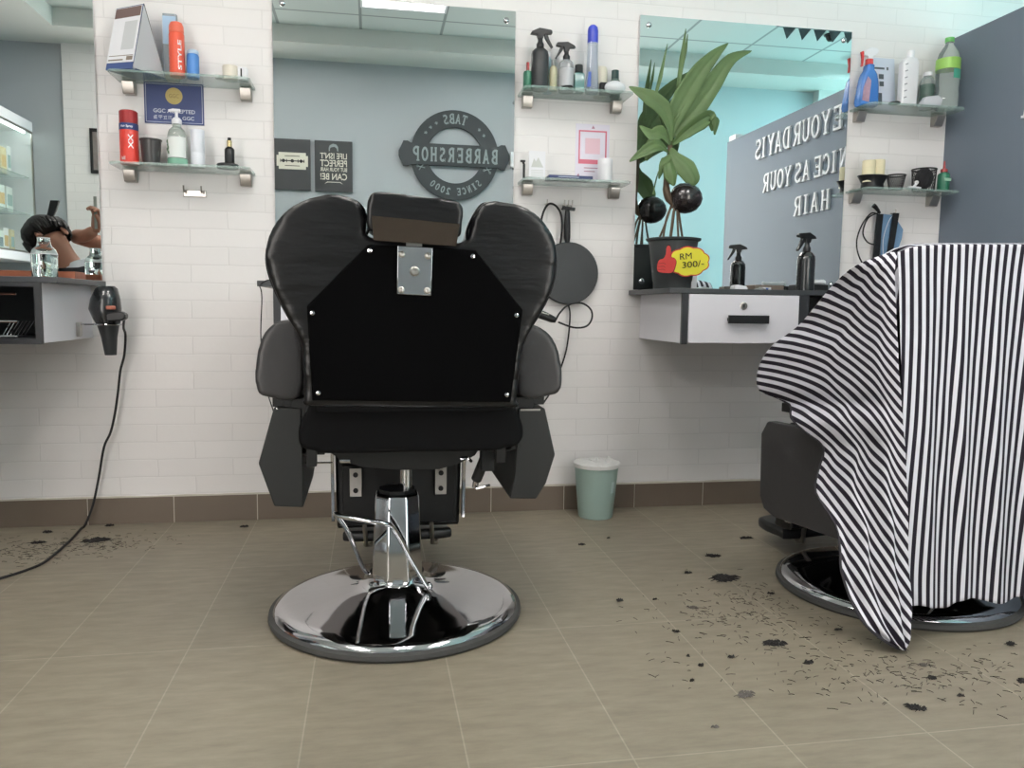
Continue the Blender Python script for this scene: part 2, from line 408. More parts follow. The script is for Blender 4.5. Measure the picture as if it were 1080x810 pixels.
ceiling_light(.21, -1.73, 'louvred fluorescent ceiling light reflected at the top of the middle mirror')
ceiling_light(-1.2, -2.0, 'added louvred fill light over the left styling station, out of view')  # unseen lamp added to light the room, between the mirror views
ceiling_light(3.95, -2.2, 'added cyan tinted ceiling light beyond the slate blue partition', M_TUBE2)  # unseen lamp added to throw cyan light on the back wall
ceiling_light(1.35, -2.0, 'added louvred fill light over the right styling station, out of view')  # unseen lamp added for more even wall light, clear of both mirrors

# ------------------------------------------------------------------ mirrors
def mirror(x0, x1, z0, z1, label):
    t = thing('wall_mirror', ((x0+x1)/2, -.006, z0), label, 'mirror')
    g = MB().box(x0, x1, -.0145, -.0085, z0, z1).build('mirror_glass', M_MIRROR, t, smooth=False)
    MB().box(x0+.01, x1-.01, -.0085, -.0005, z0+.01, z1-.01).build('backing', M_GREY, t, smooth=False)
    for x in (x0+.035, x1-.035):
        for z in (z1-.035, z0+.035):
            MB().lathe([(.001, -.001), (.011, 0), (.011, .003), (.007, .007), (.001, .008)], (x, -.0145, z), 14, Matrix.Rotation(math.pi/2, 3, 'X')).build('screw_cap', M_CHROME, t)
mirror(-1.95, -.952, .896, 1.96, 'tall frameless mirror at the left edge reflecting a person and glass cabinet')
mirror(-.35, .541, .896, 1.936, 'frameless wall mirror behind the middle barber chair reflecting the round black sign')
mirror(1.036, 1.942, .896, 1.96, 'frameless wall mirror behind the potted plant reflecting the raised lettering')

# ------------------------------------------------------------------ glass shelves
def shelf(x0, x1, z, label):
    """z = top of the glass"""
    t = thing('glass_shelf', ((x0+x1)/2, 0, z-.008), label, 'shelf', 'glass wall shelves')
    MB().prism([(x0, -.001), (x0, -.135), (x0+.015, -.15), (x1-.015, -.15), (x1, -.135), (x1, -.001)], 'xy', z-.008, z).build('glass_plate', M_SHELFG, t, smooth=False)
    for x in (x0+.035, x1-.03):
        mb = MB().prism([(-.0005, z-.0085), (-.0005, z-.05), (-.026, z-.05), (-.042, z-.014), (-.042, z-.0085)], 'yz', x-.02, x+.02)
        mb.box(x-.02, x+.02, -.03, -.0005, z+.0005, z+.007)
        mb.build('bracket', M_STEEL, t, bevel=.002)
    return t
ZL1, ZL2, ZM1, ZM2, ZR1, ZR2 = 1.600, 1.296, 1.632, 1.302, 1.652, 1.320
shelf(-.875, -.415, ZL1, 'upper glass shelf left of the middle mirror, holding the tent calendar')
shelf(-.88, -.42, ZL2, 'lower glass shelf left of the middle mirror, holding the red hairspray can')
shelf(.555, .975, ZM1, 'upper glass shelf between the mirrors, crowded with spray bottles')
shelf(.56, .975, ZM2, 'lower glass shelf between the mirrors, below the pink framed notice')
shelf(1.958, 2.385, ZR1, 'upper glass shelf by the partition, holding the blue cleaner bottle')
shelf(1.958, 2.385, ZR2, 'lower glass shelf by the partition, holding the cream rolls')

# ------------------------------------------------------------------ vanity units
def counter(x0, x1, label):
    return tag(MB().box(x0, x1, -.45, -.001, .875, .893).build('countertop', M_COUNTER, bevel=.0015), label, 'countertop')
ZT = .8932
counter(-1.95, -.945, 'dark grey countertop under the left mirror, hair dryer at its end')
counter(-.36, .52, 'narrow dark countertop mostly hidden behind the middle barber chair')
counter(1.022, 1.94, 'dark grey countertop under the right mirror, carrying the potted plant')
def drawer_unit(x0, x1, label, handle_c=None, xo=None):
    t = thing('drawer_cabinet', ((x0+x1)/2, -.22, .69), label, 'cabinet')
    MB().box(x0, x0+.018, -.435, -.001, .70, .8749).box(x0+.018, x1, -.435, -.001, .70, .712).box(x0+.018, x1, -.012, -.001, .712, .8749).box(x1-.018, x1, -.435, -.012, .712, .8749).build('body', M_WLAM, t, smooth=False)
    MB().box(x0-.001, x0+.020, -.4495, -.4355, .697, .8749).build('frame', M_BLAM, t, smooth=False)
    MB().box(x1-.02, x1+.001, -.4495, -.4355, .697, .8749).build('frame', M_BLAM, t, smooth=False)
    if xo:
        MB().prism([(x1+.001, .697), (xo+.018, .697), (xo+.018, .8749), (xo, .8749), (xo, .709), (x1+.019, .709), (x1+.019, .8749), (x1+.001, .8749)], 'xz', -.4495, -.001).build('open_bay', M_BLAM, t, smooth=False)
        MB().box(x1+.0195, xo-.0005, -.44, -.03, .80, .806).build('shelf_board', M_BLAM, t, smooth=False)
    d = MB().box(x0+.022, x1-.022, -.453, -.436, .702, .873).build('drawer_front', M_WLAM, t, bevel=.001)
    cx = (x0+x1)/2+.005
    h = MB().box(cx-.075, cx+.078, -.478, -.470, .772, .801); h.box(cx-.07, cx-.06, -.471, -.453, .78, .792).box(cx+.06, cx+.07, -.471, -.453, .78, .792)
    h.build('handle', M_BLKP, d, bevel=.001)
    MB().lathe([(.001, 0), (.0135, 0), (.0135, .004), (.0105, .006), (.010, .0045), (.001, .0045)], (cx-.01, -.453, .834), 18, Matrix.Rotation(math.pi/2, 3, 'X')).build('lock', M_STEEL, d)
    MB().box(cx-.012, cx-.008, -.4585, -.4574, .828, .84).build('keyhole', M_BLK, d, smooth=False)
    return t
drawer_unit(1.073, 1.535, 'white drawer cabinet under the right countertop with black bar handle', xo=1.90)
drawer_unit(-.31, .46, 'white drawer cabinet hidden behind the middle barber chair')
# left open unit
t = thing('open_cabinet', (-1.4, -.22, .69), 'black fronted open cabinet with white side under the left countertop', 'cabinet')
MB().box(-1.014, -.996, -.435, -.001, .69, .8749).build('side_panel', M_WLAM, t, smooth=False)
mb = MB().box(-1.90, -1.014, -.012, -.001, .69, .8749).box(-1.90, -1.014, -.435, -.012, .69, .705).box(-1.90, -1.885, -.435, -.012, .705, .8749)
mb.box(-1.014, -.996, -.449, -.4352, .687, .8749).box(-1.90, -1.014, -.449, -.4352, .687, .699).box(-1.90, -1.014, -.449, -.4352, .862, .8749)
mb.build('body', M_BLAM, t, smooth=False)
rk = thing('wire_rack', (-1.25, -.4, .705), 'chrome wire rack inside the open black cabinet at left edge', 'rack')
mb = MB()
for z in (.709, .755, .84): mb.tube([(-1.42, -.42, z), (-1.075, -.42, z)], .0035, 6)
mb.tube([(-1.16, -.42, .71), (-1.165, -.42, .84)], .0025, 6)
for i in range(7): mb.tube([(-1.12+i*.008, -.415+i*.006, .712), (-1.105+i*.007, -.39+i*.01, .755)], .0014, 5)
mb.tube([(-1.19, -.423, .718), (-1.145, -.423, .718), (-1.128, -.423, .733), (-1.145, -.423, .748), (-1.19, -.423, .748)], .0022, 6)
mb.tube([(-1.42, -.2, .709), (-1.075, -.2, .709)], .003, 6)
for x in (-1.40, -1.24, -1.09): mb.tube([(x, -.42, .709), (x, -.2, .709)], .0025, 6)
mb.build('wire_frame', M_CHROME, rk)

# ------------------------------------------------------------------ opposite wall: sign, posters, cabinet, lettering
# round barbershop sign
SX, SZ, SY = .645, 2.0, YB
R0, R1 = .345, .215
sg = thing('round_sign', (SX, SY, SZ-.35), 'round black barbershop sign with a banner across, on the pale blue wall', 'sign')
M_SIGN = mat('charcoal_sign_board', (50, 55, 58), 0.6)
M_SLET = mat('sign_lettering', (140, 150, 150), 0.6)
rg = []
for k in range(64):
    a = 2*math.pi*k/64; c, s_ = math.cos(a), math.sin(a)
    rg.append([(SX+R1*c, SY+.004, SZ+R1*s_), (SX+R0*c, SY+.004, SZ+R0*s_), (SX+R0*c, SY+.028, SZ+R0*s_), (SX+R1*c, SY+.028, SZ+R1*s_)])
rg.append(rg[0]); MB().loft(rg, caps=False).build('ring', M_SIGN, sg, angle=30)
bn = [(-.345, -.082), (.345, -.082), (.365, -.095), (.40, -.095), (.415, -.06), (.435, -.02), (.435, .02), (.415, .06), (.40, .095), (.365, .095), (.345, .082), (-.345, .082), (-.365, .095), (-.40, .095), (-.415, .06), (-.435, .02), (-.435, -.02), (-.415, -.06), (-.40, -.095), (-.365, -.095)]
MB().prism([(SX+a, SZ+b) for a, b in bn], 'xz', SY+.006, SY+.036).build('banner', M_SIGN, sg, smooth=False)
lt = MB()
word = 'BARBERSHOP'
for i, ch in enumerate(word):
    put_letter(lt, ch, (SX+.34-i*.0685, SY+.0362, SZ-.055), (-1, 0, 0), (0, 0, 1), .052, .11, .002, bold=.26, thin=.16, srf=.1)
def arc_text(body, rad, a_mid, step, size, up_out=True):
    n = len(body)
    for i, ch in enumerate(body):
        if ch == ' ': continue
        a = a_mid+(i-(n-1)/2)*step*(-1 if not up_out else 1)
        # viewer faces -y so screen right = -x ; angle measured clockwise from the top for the viewer
        dx, dz = -math.sin(a), math.cos(a)
        up = Vector((dx, 0, dz))*(1 if up_out else -1); right = Vector((-math.cos(a), 0, -math.sin(a)))*(1 if up_out else -1)
        o = Vector((SX, SY+.0285, SZ))+Vector((dx, 0, dz))*rad
        if ch.isdigit() or ch == '*': text(lt, ch, o, right, up, size*.55 if ch != '*' else size*.5, size if ch != '*' else size*.5, .001, .02)
        else: put_letter(lt, ch, o-right*size*.28-up*size*.5, right, up, size*.56, size, .0012, bold=.26, thin=.16, srf=.1)
arc_text('TABS', .28, 0, .175, .075)
for a in (-.95, -.75, .55, .75, .95): arc_text('*', .28, a, .1, .05)
arc_text('SINCE', .28, math.pi+.43, .155, .055, False)
arc_text('2000', .28, math.pi-.42, .16, .055, False)
lt.build('lettering', M_SLET, sg, smooth=False)
sc = MB()
for a in (1.93, -1.93):
    dx, dz = -math.sin(a), math.cos(a); o = Vector((SX+dx*.28, SY+.0295, SZ+dz*.28))
    for s_ in (-1, 1):
        d = Vector((dx*s_*.9-dz*.6, 0, dz*s_*.9+dx*.6)).normalized()*.03
        sc.tube([o-d, o+d], .004, 5)
        sc.tube([o-d+Vector((.008*math.cos(q), 0, .008*math.sin(q))) for q in [j*math.pi/4 for j in range(8)]], .002, 4, closed=True)
sc.build('scissor_emblem', M_SLET, sg)
# posters
def board(x0, x1, z0, z1, label):
    t = thing('wall_poster', ((x0+x1)/2, YB, z0), label, 'poster')
    MB().box(x0, x1, YB+.001, YB+.022, z0, z1).build('panel', mat('poster_charcoal', (58, 60, 62), .6), t, smooth=False)
    return t
M_CREAM = mat('cream_print', (216, 212, 198), .6)
pt = board(-.722, -.457, 1.69, 2.068, 'charcoal poster with a cream razor blade, left of the slogan poster')
cx, cz = -.59, 1.905
bl = [(-.115, -.04), (-.1, -.04), (-.1, -.062), (.1, -.062), (.1, -.04), (.115, -.04), (.115, .04), (.1, .04), (.1, .062), (-.1, .062), (-.1, .04), (-.115, .04)]
MB().prism([(cx+a, cz+b) for a, b in bl], 'xz', YB+.022, YB+.0235).build('razor_blade_print', M_CREAM, pt, smooth=False)
mb = MB().box(cx-.09, cx+.09, YB+.0235, YB+.0245, cz-.004, cz+.004)
for dx in (-.065, 0, .065):
    mb.lathe([(.001, 0), (.013, 0), (.013, .001), (.001, .001)], (cx+dx, YB+.0246, cz), 14, Matrix.Rotation(-math.pi/2, 3, 'X'))
for dx in (-.086, -.042, .042, .086): mb.box(cx+dx-.003, cx+dx+.003, YB+.0235, YB+.0246, cz-.012, cz+.012)
for dz in (.036, -.036): mb.box(cx-.055, cx+.055, YB+.0235, YB+.0243, cz+dz-.0025, cz+dz+.0025)
mb.build('blade_slot', M_BLK, pt, smooth=False)
pt = board(-.425, -.143, 1.688, 2.068, 'charcoal poster with the white slogan about hair, beside the razor poster')
mb = MB(); cx = -.284
for body, z, wd, h_ in (('LIFE ISN\'T', 1.955, .20, .046), ('PERFECT', 1.9, .20, .05), ('BUT YOUR HAIR', 1.853, .20, .03), ('CAN BE!', 1.8, .20, .05)):
    text(mb, body, (cx, YB+.022, z), (-1, 0, 0), (0, 0, 1), wd, h_, .0012, .015)
mb.prism([(cx+a, 1.752+b) for a, b in ((-.07, -.008), (-.045, .004), (.045, .004), (.07, -.008), (.05, .009), (-.05, .009))], 'xz', YB+.0221, YB+.0232)
mb.build('lettering', M_CREAM, pt, smooth=False)
hh = [(-.035, -.025), (-.036, 0), (-.028, .022), (-.005, .034), (.02, .03), (.034, .012), (.035, -.022), (.028, -.02), (.024, 0), (.008, .012), (-.015, .008), (-.026, 0), (-.028, -.02)]
MB().prism([(cx+a, 2.012+b) for a, b in hh], 'xz', YB+.0221, YB+.0234).build('hairstyle_print', M_SLET, pt, smooth=False)
tag(MB().box(1.088, 1.132, YB+.001, YB+.03, 1.93, 2.05).build('switch_box', M_WHITE, bevel=.005), 'small pale plastic box on the blue wall beside the round black sign', 'switch box')
tag(MB().box(1.116, 1.128, YB+.001, YB+.012, 1.05, 1.93).build('cable_duct', M_WHITE), 'thin white cable duct running down from the pale plastic box', 'cable duct')
# framed picture on the white brick facing
fr = thing('picture_frame', (-1.86, YB+.03, 1.75), 'dark framed picture on the white brick facing, seen in the left mirror', 'picture')
MB().box(-2.006, -1.72, YB+.0302, YB+.05, 1.752, 2.07).build('frame', M_BLK, fr, smooth=False)
MB().box(-1.985, -1.74, YB+.0502, YB+.052, 1.775, 2.045).build('print', mat('grey_print', (120, 112, 108), .5, var=.4, vscale=12), fr, smooth=False)

# raised lettering on the partition (viewer faces +x, right = -y)
def line(body, ys, z, h_, wd, rows, pos):
    cnt = {}
    words = body.split(' '); idx = 0
    for wi, wd_ in enumerate(words):
        for li, ch in enumerate(wd_):
            y = ys[idx]
            mb = MB(); w_ = wd*(.6 if ch == 'I' else 1.0)
            put_letter(mb, ch, (2.4088, -y+w_/2, z), (0, -1, 0), (0, 0, 1), w_, h_, .014, bold=.2, thin=.1, srf=.07)
            o = mb.build('wall_letter', M_WHITE, smooth=False)
            ordn = ['first', 'second', 'third', 'fourth', 'fifth'][li]
            k = 'white raised letter %s, %s letter of %s in the %s line' % (ch, ordn, wd_, rows)
            tag(o, k, 'letter', 'raised white letters on the slate blue partition')
            idx += 1
        idx += 0
line('HOPE YOUR DAY IS', [.50, .61, .72, .826, .935, 1.035, 1.13, 1.225, 1.345, 1.44, 1.53, 1.62, 1.69], 1.765, .125, .082, 'top', 0)
line('AS NICE AS YOUR', [.46, .55, .755, .84, .91, .995, 1.11, 1.195, 1.31, 1.395, 1.48, 1.57], 1.548, .113, .075, 'middle', 0)
line('HAIR', [.905, 1.01, 1.10, 1.185], 1.362, .108, .08, 'bottom', 0)
tag(MB().box(2.41, 2.465, -2.15, -2.05, 1.9653, 2.0).build('door_sensor', M_WHITE, bevel=.004), 'small white box sitting on the top end of the partition', 'sensor')

# glass display cabinet on the left wall, seen in the left mirror
dc = thing('display_cabinet', (-2.6, -2.6, 1.10), 'wall hung glass fronted display cabinet full of product boxes', 'cabinet')
MB().box(-2.85, -2.40, -3.299, -1.45, 2.03, 2.10).build('top_light_box', M_WHITE, dc, bevel=.004)
MB().box(-2.85, -2.40, -3.299, -1.45, 1.10, 1.16).build('base', M_WHITE, dc, bevel=.004)
MB().box(-2.849, -2.835, -3.299, -1.45, 1.16, 2.03).box(-2.835, -2.41, -3.299, -3.285, 1.16, 2.03).build('back_panel', M_WHITE, dc, smooth=False)
for z in (1.44, 1.70): MB().box(-2.83, -2.43, -3.28, -1.46, z, z+.006).build('glass_shelf', M_SHELFG, dc, smooth=False)
MB().tube([(-2.44, -3.25, 2.018), (-2.44, -1.5, 2.018)], .009, 8).build('strip_lamp', mat('cabinet_strip_lamp', (240, 255, 246), .5, emit=8), dc)
mb = MB()
for y in (-3.29, -2.37, -1.46): mb.box(-2.412, -2.402, y-.006, y+.006, 1.16, 2.03)
for z in (1.16, 2.018): mb.box(-2.412, -2.402, -3.285, -1.46, z, z+.012)
mb.build('door_frame', M_STEEL, dc, smooth=False)
for y0, y1 in ((-3.28, -2.83), (-2.82, -2.38), (-2.36, -1.92), (-1.91, -1.47)): MB().box(-2.41, -2.406, y0, y1, 1.172, 2.018).build('glass_door', mat('cabinet_glass', (200, 220, 214), .03, alpha=.12), dc, smooth=False)
pal = [(226, 232, 224), (214, 226, 218), (222, 204, 150), (196, 178, 158), (232, 232, 228), (206, 222, 214)]
rr = random.Random(3)
for zi, z in enumerate((1.1605, 1.4465, 1.7065)):
    y = -3.22; i = 0
    while y < -1.9:
        wd = rr.uniform(.055, .10); h_ = rr.uniform(.12, .2); c = pal[rr.randrange(6)]
        nm = ['bottom', 'middle', 'top'][zi]
        bx = thing('product_box', (-2.6, y+wd/2, z), 'product carton on the %s shelf of the glass display cabinet' % nm, 'box', 'product cartons on the %s shelf of the display cabinet' % nm)
        MB().box(-2.66, -2.52, y, y+wd, z, z+h_).build('carton', mat('carton_%d' % pal.index(c), c, .6), bx, bevel=.001)
        MB().box(-2.5198, -2.519, y+.008, y+wd-.008, z+h_*.25, z+h_*.7).build('front_print', mat('carton_print_%d' % (i % 3), [(150, 176, 170), (210, 170, 90), (90, 110, 120)][i % 3], .6), bx, smooth=False)
        y += wd+rr.uniform(.006, .03); i += 1

# ================================================================== barber chair (local frame: origin = centre of base, front = +y)
OX, OY = .064, -.995
def L2(p): return (p[0]-OX, p[1])
def barber_chair(full=True, lift=0.0):
    t = thing('barber_chair', (0, 0, 0), 'black leather barber chair with bare chrome base, seen from behind in the middle', 'chair')
    MB().lathe([(.001, .001), (.33, .001), (.335, .008), (.333, .018), (.322, .022), (.001, .022)], n=72).build('rubber_ring', M_RUBBER, t)
    prof = [(.322, .0225), (.316, .031), (.302, .036), (.285, .040), (.276, .041), (.24, .047), (.19, .056), (.14, .066), (.105, .075), (.085, .084), (.072, .098), (.0715, .11), (.001, .11)]
    MB().lathe([(.001, .0222)]+prof, n=72).build('base_disc', M_CHROME, t, angle=60)
    # tapered faceted column cover
    oc = MB(); rings = []
    for r, z in ((.068, .098), (.066, .115), (.057, .315), (.054, .325), (.046, .327)):
        ring = []
        for k in range(8):
            a = math.pi/8+math.pi/4*k; q = r/math.cos(math.pi/8)
            ring.append((q*math.cos(a)*1.0, q*math.sin(a)*1.05, z))
        rings.append(ring)
    oc.loft(rings)
    oc.build('column_cover', M_CHROME, t, angle=20, bevel=.004, segs=3)
    MB().lathe([(.001, .3272), (.05, .3272), (.05, .335), (.03, .337), (.001, .337)], n=8, rot=math.pi/8).build('column_cap', M_BLKP, t)
    MB().tube([(.024, 0, .33), (.024, 0, .435)], .0155, 20).build('piston', M_CHROME, t)
    # pump lever loop
    pl = MB()
    loop = [(-.07, .05, .085), (-.09, .03, .11), (-.125, -.07, .235), (-.148, -.115, .29), (-.155, -.14, .306), (-.135, -.165, .305), (-.07, -.19, .298), (-.035, -.19, .291), (-.012, -.17, .27), (.03, -.125, .18), (.07, -.088, .10), (.078, -.082, .09)]
    pl.tube(spline(loop, 6), .0062, 10)
    pl.ball((.08, -.08, .09), .011, 10, 8).ball((-.07, .05, .085), .010, 10, 8)
    pl.tube([(.082, -.085, .09), (.045, -.06, .09)], .006, 8)
    pl.build('pump_lever', M_CHROME, t)
    # seat
    sx0, sx1 = -.22, .285
    out = spline([(sx0, .48), (sx0+.01, .585), (sx0+.06, .605), (.03, .61), (sx1-.06, .605), (sx1-.01, .585), (sx1, .48), (.03, .47)], 4, True)
    MB().loft([[(p.x, yy, p.y) for p in out] for yy in (-.222, -.1, .1, .3, .40)]).pad('seat_cushion', M_UNDER, t, .011, 6)
    pan = [(-.195, .482), (-.16, .455), (-.14, .44), (-.09, .422), (.0, .412), (.1, .412), (.15, .425), (.19, .445), (.215, .482)]
    MB().prism(pan, 'xz', -.14, .25).build('seat_pan', M_BLACK, t, angle=50)
    mb = MB()
    for x in (-.205, .245):
        MB().box(x-.012, x+.012, -.215, -.19, .44, .62).box(x-.03, x+.03, -.2, .1, .465, .484).box(x-.045 if x < 0 else x, x if x < 0 else x+.045, -.2, -.12, .468, .60).build('seat_frame', M_BLACK, t, bevel=.002)
    # recline strut with chrome joint
    st = MB().tube([(.225, -.14, .46), (.2, -.10, .375)], .014, 12).box(.205, .235, -.17, -.12, .41, .47)
    st = st.build('recline_strut', M_BLKP, t)
    MB().tube([(.2, -.10, .375), (.197, -.095, .352)], .008, 10).tube([(.197, -.11, .352), (.235, -.10, .358)], .004, 8).build('strut_joint', M_CHROME, st)
    MB().tube([(-.255, -.15, .437), (-.16, -.15, .436)], .0022, 6).tube([(.15, -.19, .448), (.165, -.2, .452), (.175, -.19, .44)], .004, 6).tube([(-.14, -.19, .448), (-.115, -.2, .449)], .005, 8).build('release_rod', M_CHROME, t)
    # backrest: padded wings with a notch at the top
    W = [(-.008, .966), (-.006, .99), (-.018, 1.03), (-.040, 1.046), (-.085, 1.052), (-.139, 1.037), (-.180, 1.01), (-.208, .974), (-.222, .926), (-.219, .886), (-.203, .840), (-.181, .793), (-.157, .752), (-.150, .71), (-.147, .66), (-.146, .612), (-.13, .592), (.09, .588),
         (.318, .584), (.330, .60), (.335, .65), (.340, .71), (.349, .742), (.361, .77), (.383, .806), (.404, .85), (.416, .90), (.413, .950), (.395, .992), (.362, 1.025), (.318, 1.045), (.262, 1.050), (.236, 1.040), (.212, .993), (.206, .962), (.16, .955), (.04, .958)]
    W = [L2(p) for p in W]
    sm = spline([(a, b) for a, b in W], 4, True); sm = [(p.x, p.y) for p in sm]
    yb = -.305
    ctr = (.03, .82); big = [(a+(.004 if a > ctr[0] else -.004), b+(.004 if b > ctr[1] else -.002)) for a, b in sm]
    rings = [[(a, yb+.002+(.125*k_/4), b) for a, b in big] for k_ in range(5)]
    # backrest leans: top further back
    def lean(p):
        x, y, z = p; return (x, y-(z-.6)*.10+.02, z)
    bk = MB().loft([[lean(p) for p in r] for r in rings])
    bk = bk.pad('backrest', M_LEATHER, t, .0085, 9)
    pp = MB(); pp.tube([lean((a+(a-.03)*.006, yb+.022, b)) for a, b in sm], .0032, 6, closed=True); pp.build('piping', M_LEATHER, bk)
    PB = [L2(p) for p in [(-.132, .605), (-.140, .815), (-.008, .95), (.228, .945), (.340, .812), (.318, .597)]]
    bd = MB().loft([[lean((a, yb-.004, b)) for a, b in PB], [lean((a, yb+.012, b)) for a, b in PB]]).build('back_board', M_BOARD, t, bevel=.003)
    sc = MB(); Rx = Matrix.Rotation(math.pi/2, 3, 'X')
    for p in ((-.004, .937), (.222, .930), (-.128, .80), (.325, .80), (-.118, .622), (.308, .615)):
        q = L2(p); MB().lathe([(.0005, 0), (.0055, 0), (.005, .0025), (.0005, .004)], lean((q[0], yb-.0045, q[1])), 12, Rx).build('screw', M_CHROME, bd)
    for p in ((-.02, .594), (.095, .591)):
        q = L2(p); MB().lathe([(.0005, 0), (.005, 0), (.0045, .0025), (.0005, .004)], (q[0], -.268, q[1]), 12, Rx).build('screw', M_STEEL, bd)
    MB().box(-.19, .25, -.268, -.225, .575, .602).build('lower_rail', M_UNDER, t, bevel=.003)
    if full:
        hb = [L2(p) for p in [(.0545, .844), (.0555, .949), (.133, .947), (.1305, .841)]]
        br = MB().loft([[lean((a, yb-.0085, b)) for a, b in hb], [lean((a, yb-.0045, b)) for a, b in hb]]).build('headrest_bracket', M_CHROME, t, bevel=.0015)
        for p in ((.065, .93), (.122, .928), (.064, .853), (.121, .852)):
            q = L2(p); MB().lathe([(.0005, 0), (.0075, 0), (.0075, .004), (.004, .006), (.0005, .005)], lean((q[0], yb-.009, q[1])), 12, Rx).build('bolt', M_STEEL, br)
        q = L2((.093, .894)); MB().lathe([(.0005, 0), (.011, 0), (.011, .006), (.007, .009), (.0005, .008)], lean((q[0], yb-.009, q[1])), 14, Rx).build('bolt', M_STEEL, br)
        MB().loft([[lean((a, yb+.004, b)) for a, b in [L2(p) for p in ((.075, .94), (.075, .975), (.110, .974), (.110, .94))]], [lean((a, yb+.014, b)) for a, b in [L2(p) for p in ((.075, .94), (.075, .975), (.110, .974), (.110, .94))]]]).build('headrest_post', M_STEEL, t)
        hr = [L2(p) for p in [(.002, .975), (-.006, 1.006), (-.005, 1.04), (.006, 1.056), (.03, 1.058), (.10, 1.052), (.17, 1.046), (.188, 1.040), (.194, 1.024), (.191, .993), (.183, .966), (.09, .968)]]
        hs = spline(hr, 3, True)
        h = MB().loft([[lean((p.x+(.003 if p.x > .03 else -.003), yy, p.y+.002)) for p in hs] for yy in (yb-.030, yb+.01, yb+.05, yb+.09)]).pad('headrest', M_LEATHER, t, .006, 7)
        pl_ = [L2(p) for p in [(.004, .958), (.0, 1.008), (.188, .996), (.183, .950)]]
        MB().loft([[lean((a, yb-.036+(.012 if b < .98 else 0), b)) for a, b in pl_], [lean((a, yb-.028+(.008 if b < .98 else 0), b)) for a, b in pl_]]).build('chrome_plate', mat('dark_chrome', (120, 112, 112), .08, metal=1), h)
    # arms
    AL = [(-.163, .606), (-.245, .607), (-.262, .622), (-.264, .67), (-.257, .715), (-.243, .752), (-.215, .778), (-.185, .782), (-.163, .768)]
    AR = [(.350, .607), (.438, .606), (.456, .62), (.459, .655), (.452, .70), (.438, .738), (.412, .765), (.38, .778), (.352, .772)]
    for a, off, nm in ((AL, 0, 0), (AR, 0, 1)):
        s = [L2(p) for p in a]; s = [(p.x, p.y) for p in spline(s, 3, True)]
        MB().loft([[(a_, yy, b_) for a_, b_ in s] for yy in (-.218, -.05, .12, .30)]).pad('armrest', M_LEATHER2, t, .008, 5)
    SL = [L2(p) for p in [(-.161, .340), (-.163, .578), (-.225, .580), (-.262, .448), (-.228, .345)]]
    SR = [L2(p) for p in [(.333, .347), (.346, .40), (.352, .572), (.419, .572), (.447, .455), (.425, .383), (.401, .344)]]
    if not full:
        yz = [(-.16, .31), (.15, .31), (.19, .325), (.21, .36), (.215, .55), (.19, .59), (-.16, .59)]
        for xa, xb in ((-.338, -.30), (.30, .338)): MB().prism(yz, 'yz', xa, xb).build('side_panel', M_LEATHER2, t, bevel=.006, segs=3)
    for s in (SL, SR) if full else ():
        c = (sum(p[0] for p in s)/len(s), sum(p[1] for p in s)/len(s))
        r0 = [(p[0], -.205, p[1]) for p in s]; r1 = [(p[0], .12, p[1]+(.004 if p[1] < .4 else 0)) for p in s]
        r2 = [(p[0], .225, p[1]+(.035 if p[1] < .4 else -.01)) for p in s]
        MB().loft([r0, r1, r2]).build('side_panel', M_VSIDE, t, bevel=.004, segs=3, angle=25)
    mb = MB()
    for x, s_ in ((-.268, 1), (.33, -1)):
        mb = MB().box(x-.026, x+.026, -.19, .18, .579, .606)
        mb.box(min(x, x+s_*.09), max(x, x+s_*.09), -.195, -.14, .48, .60)
        mb.build('arm_support', M_BLACK, t, bevel=.002)
    if full: MB().box(.352-OX+.005, .352-OX+.055, -.207, -.203, .566, .5705).build('trim_strip', M_STEEL, t)
    if full: MB().ball((-.222-OX+.004, -.207, .577), .0035, 8, 6).build('screw', M_CHROME, t)
    # legrest
    lg = [(-.170, .12), (-.175, .13), (-.178, .455), (-.165, .475), (.20, .475), (.213, .455), (.210, .13), (.205, .12)]
    q = puff(lg, .34, .42, .012, 3)
    def tl(p): return (p[0], p[1]+(.475-p[2])*.12, p[2])
    MB().loft([[tl(p) for p in r] for r in q]).build('legrest', M_LEATHER, t)
    rb = [(-.155, .14), (-.155, .33), (.19, .33), (.19, .14)]
    MB().loft([[tl((a, .325, b)) for a, b in rb], [tl((a, .34, b)) for a, b in rb]]).build('legrest_board', M_BLACK, t, bevel=.002)
    mb = MB()
    for x0, x1 in ((-.19, -.18), (.215, .225)):
        mb = MB().loft([[tl((x, y, z)) for x, y, z in ((x0, .325, .15), (x1, .325, .15), (x1, .355, .15), (x0, .355, .15))], [tl((x, y, z)) for x, y, z in ((x0, .325, .46), (x1, .325, .46), (x1, .355, .46), (x0, .355, .46))]])
        mb.build('side_rail', M_CHROME, t, bevel=.001)
    for x in (-.115, .145):
        hg = MB().loft([[tl((a, .300, b)) for a, b in ((x-.018, .235), (x-.018, .325), (x+.018, .325), (x+.018, .235))], [tl((a, .304, b)) for a, b in ((x-.018, .235), (x-.018, .325), (x+.018, .325), (x+.018, .235))]]).build('hinge_plate', M_STEEL, t, bevel=.001)
        for z in (.255, .305): MB().lathe([(.0005, 0), (.008, 0), (.008, .003), (.0005, .003)], tl((x, .2995, z)), 10, Rx).build('bolt', M_BLACK, hg)
        MB().loft([[tl((a, .304, b)) for a, b in ((x-.012, .24), (x-.012, .32), (x+.012, .32), (x+.012, .24))], [tl((a, .326, b)) for a, b in ((x-.012, .24), (x-.012, .32), (x+.012, .32), (x+.012, .24))]]).build('hinge_block', M_BLACK, t)
    # foot plate
    fp = [(-.13, .40), (-.15, .45), (-.14, .54), (-.09, .59), (.12, .59), (.17, .54), (.18, .45), (.16, .40)]
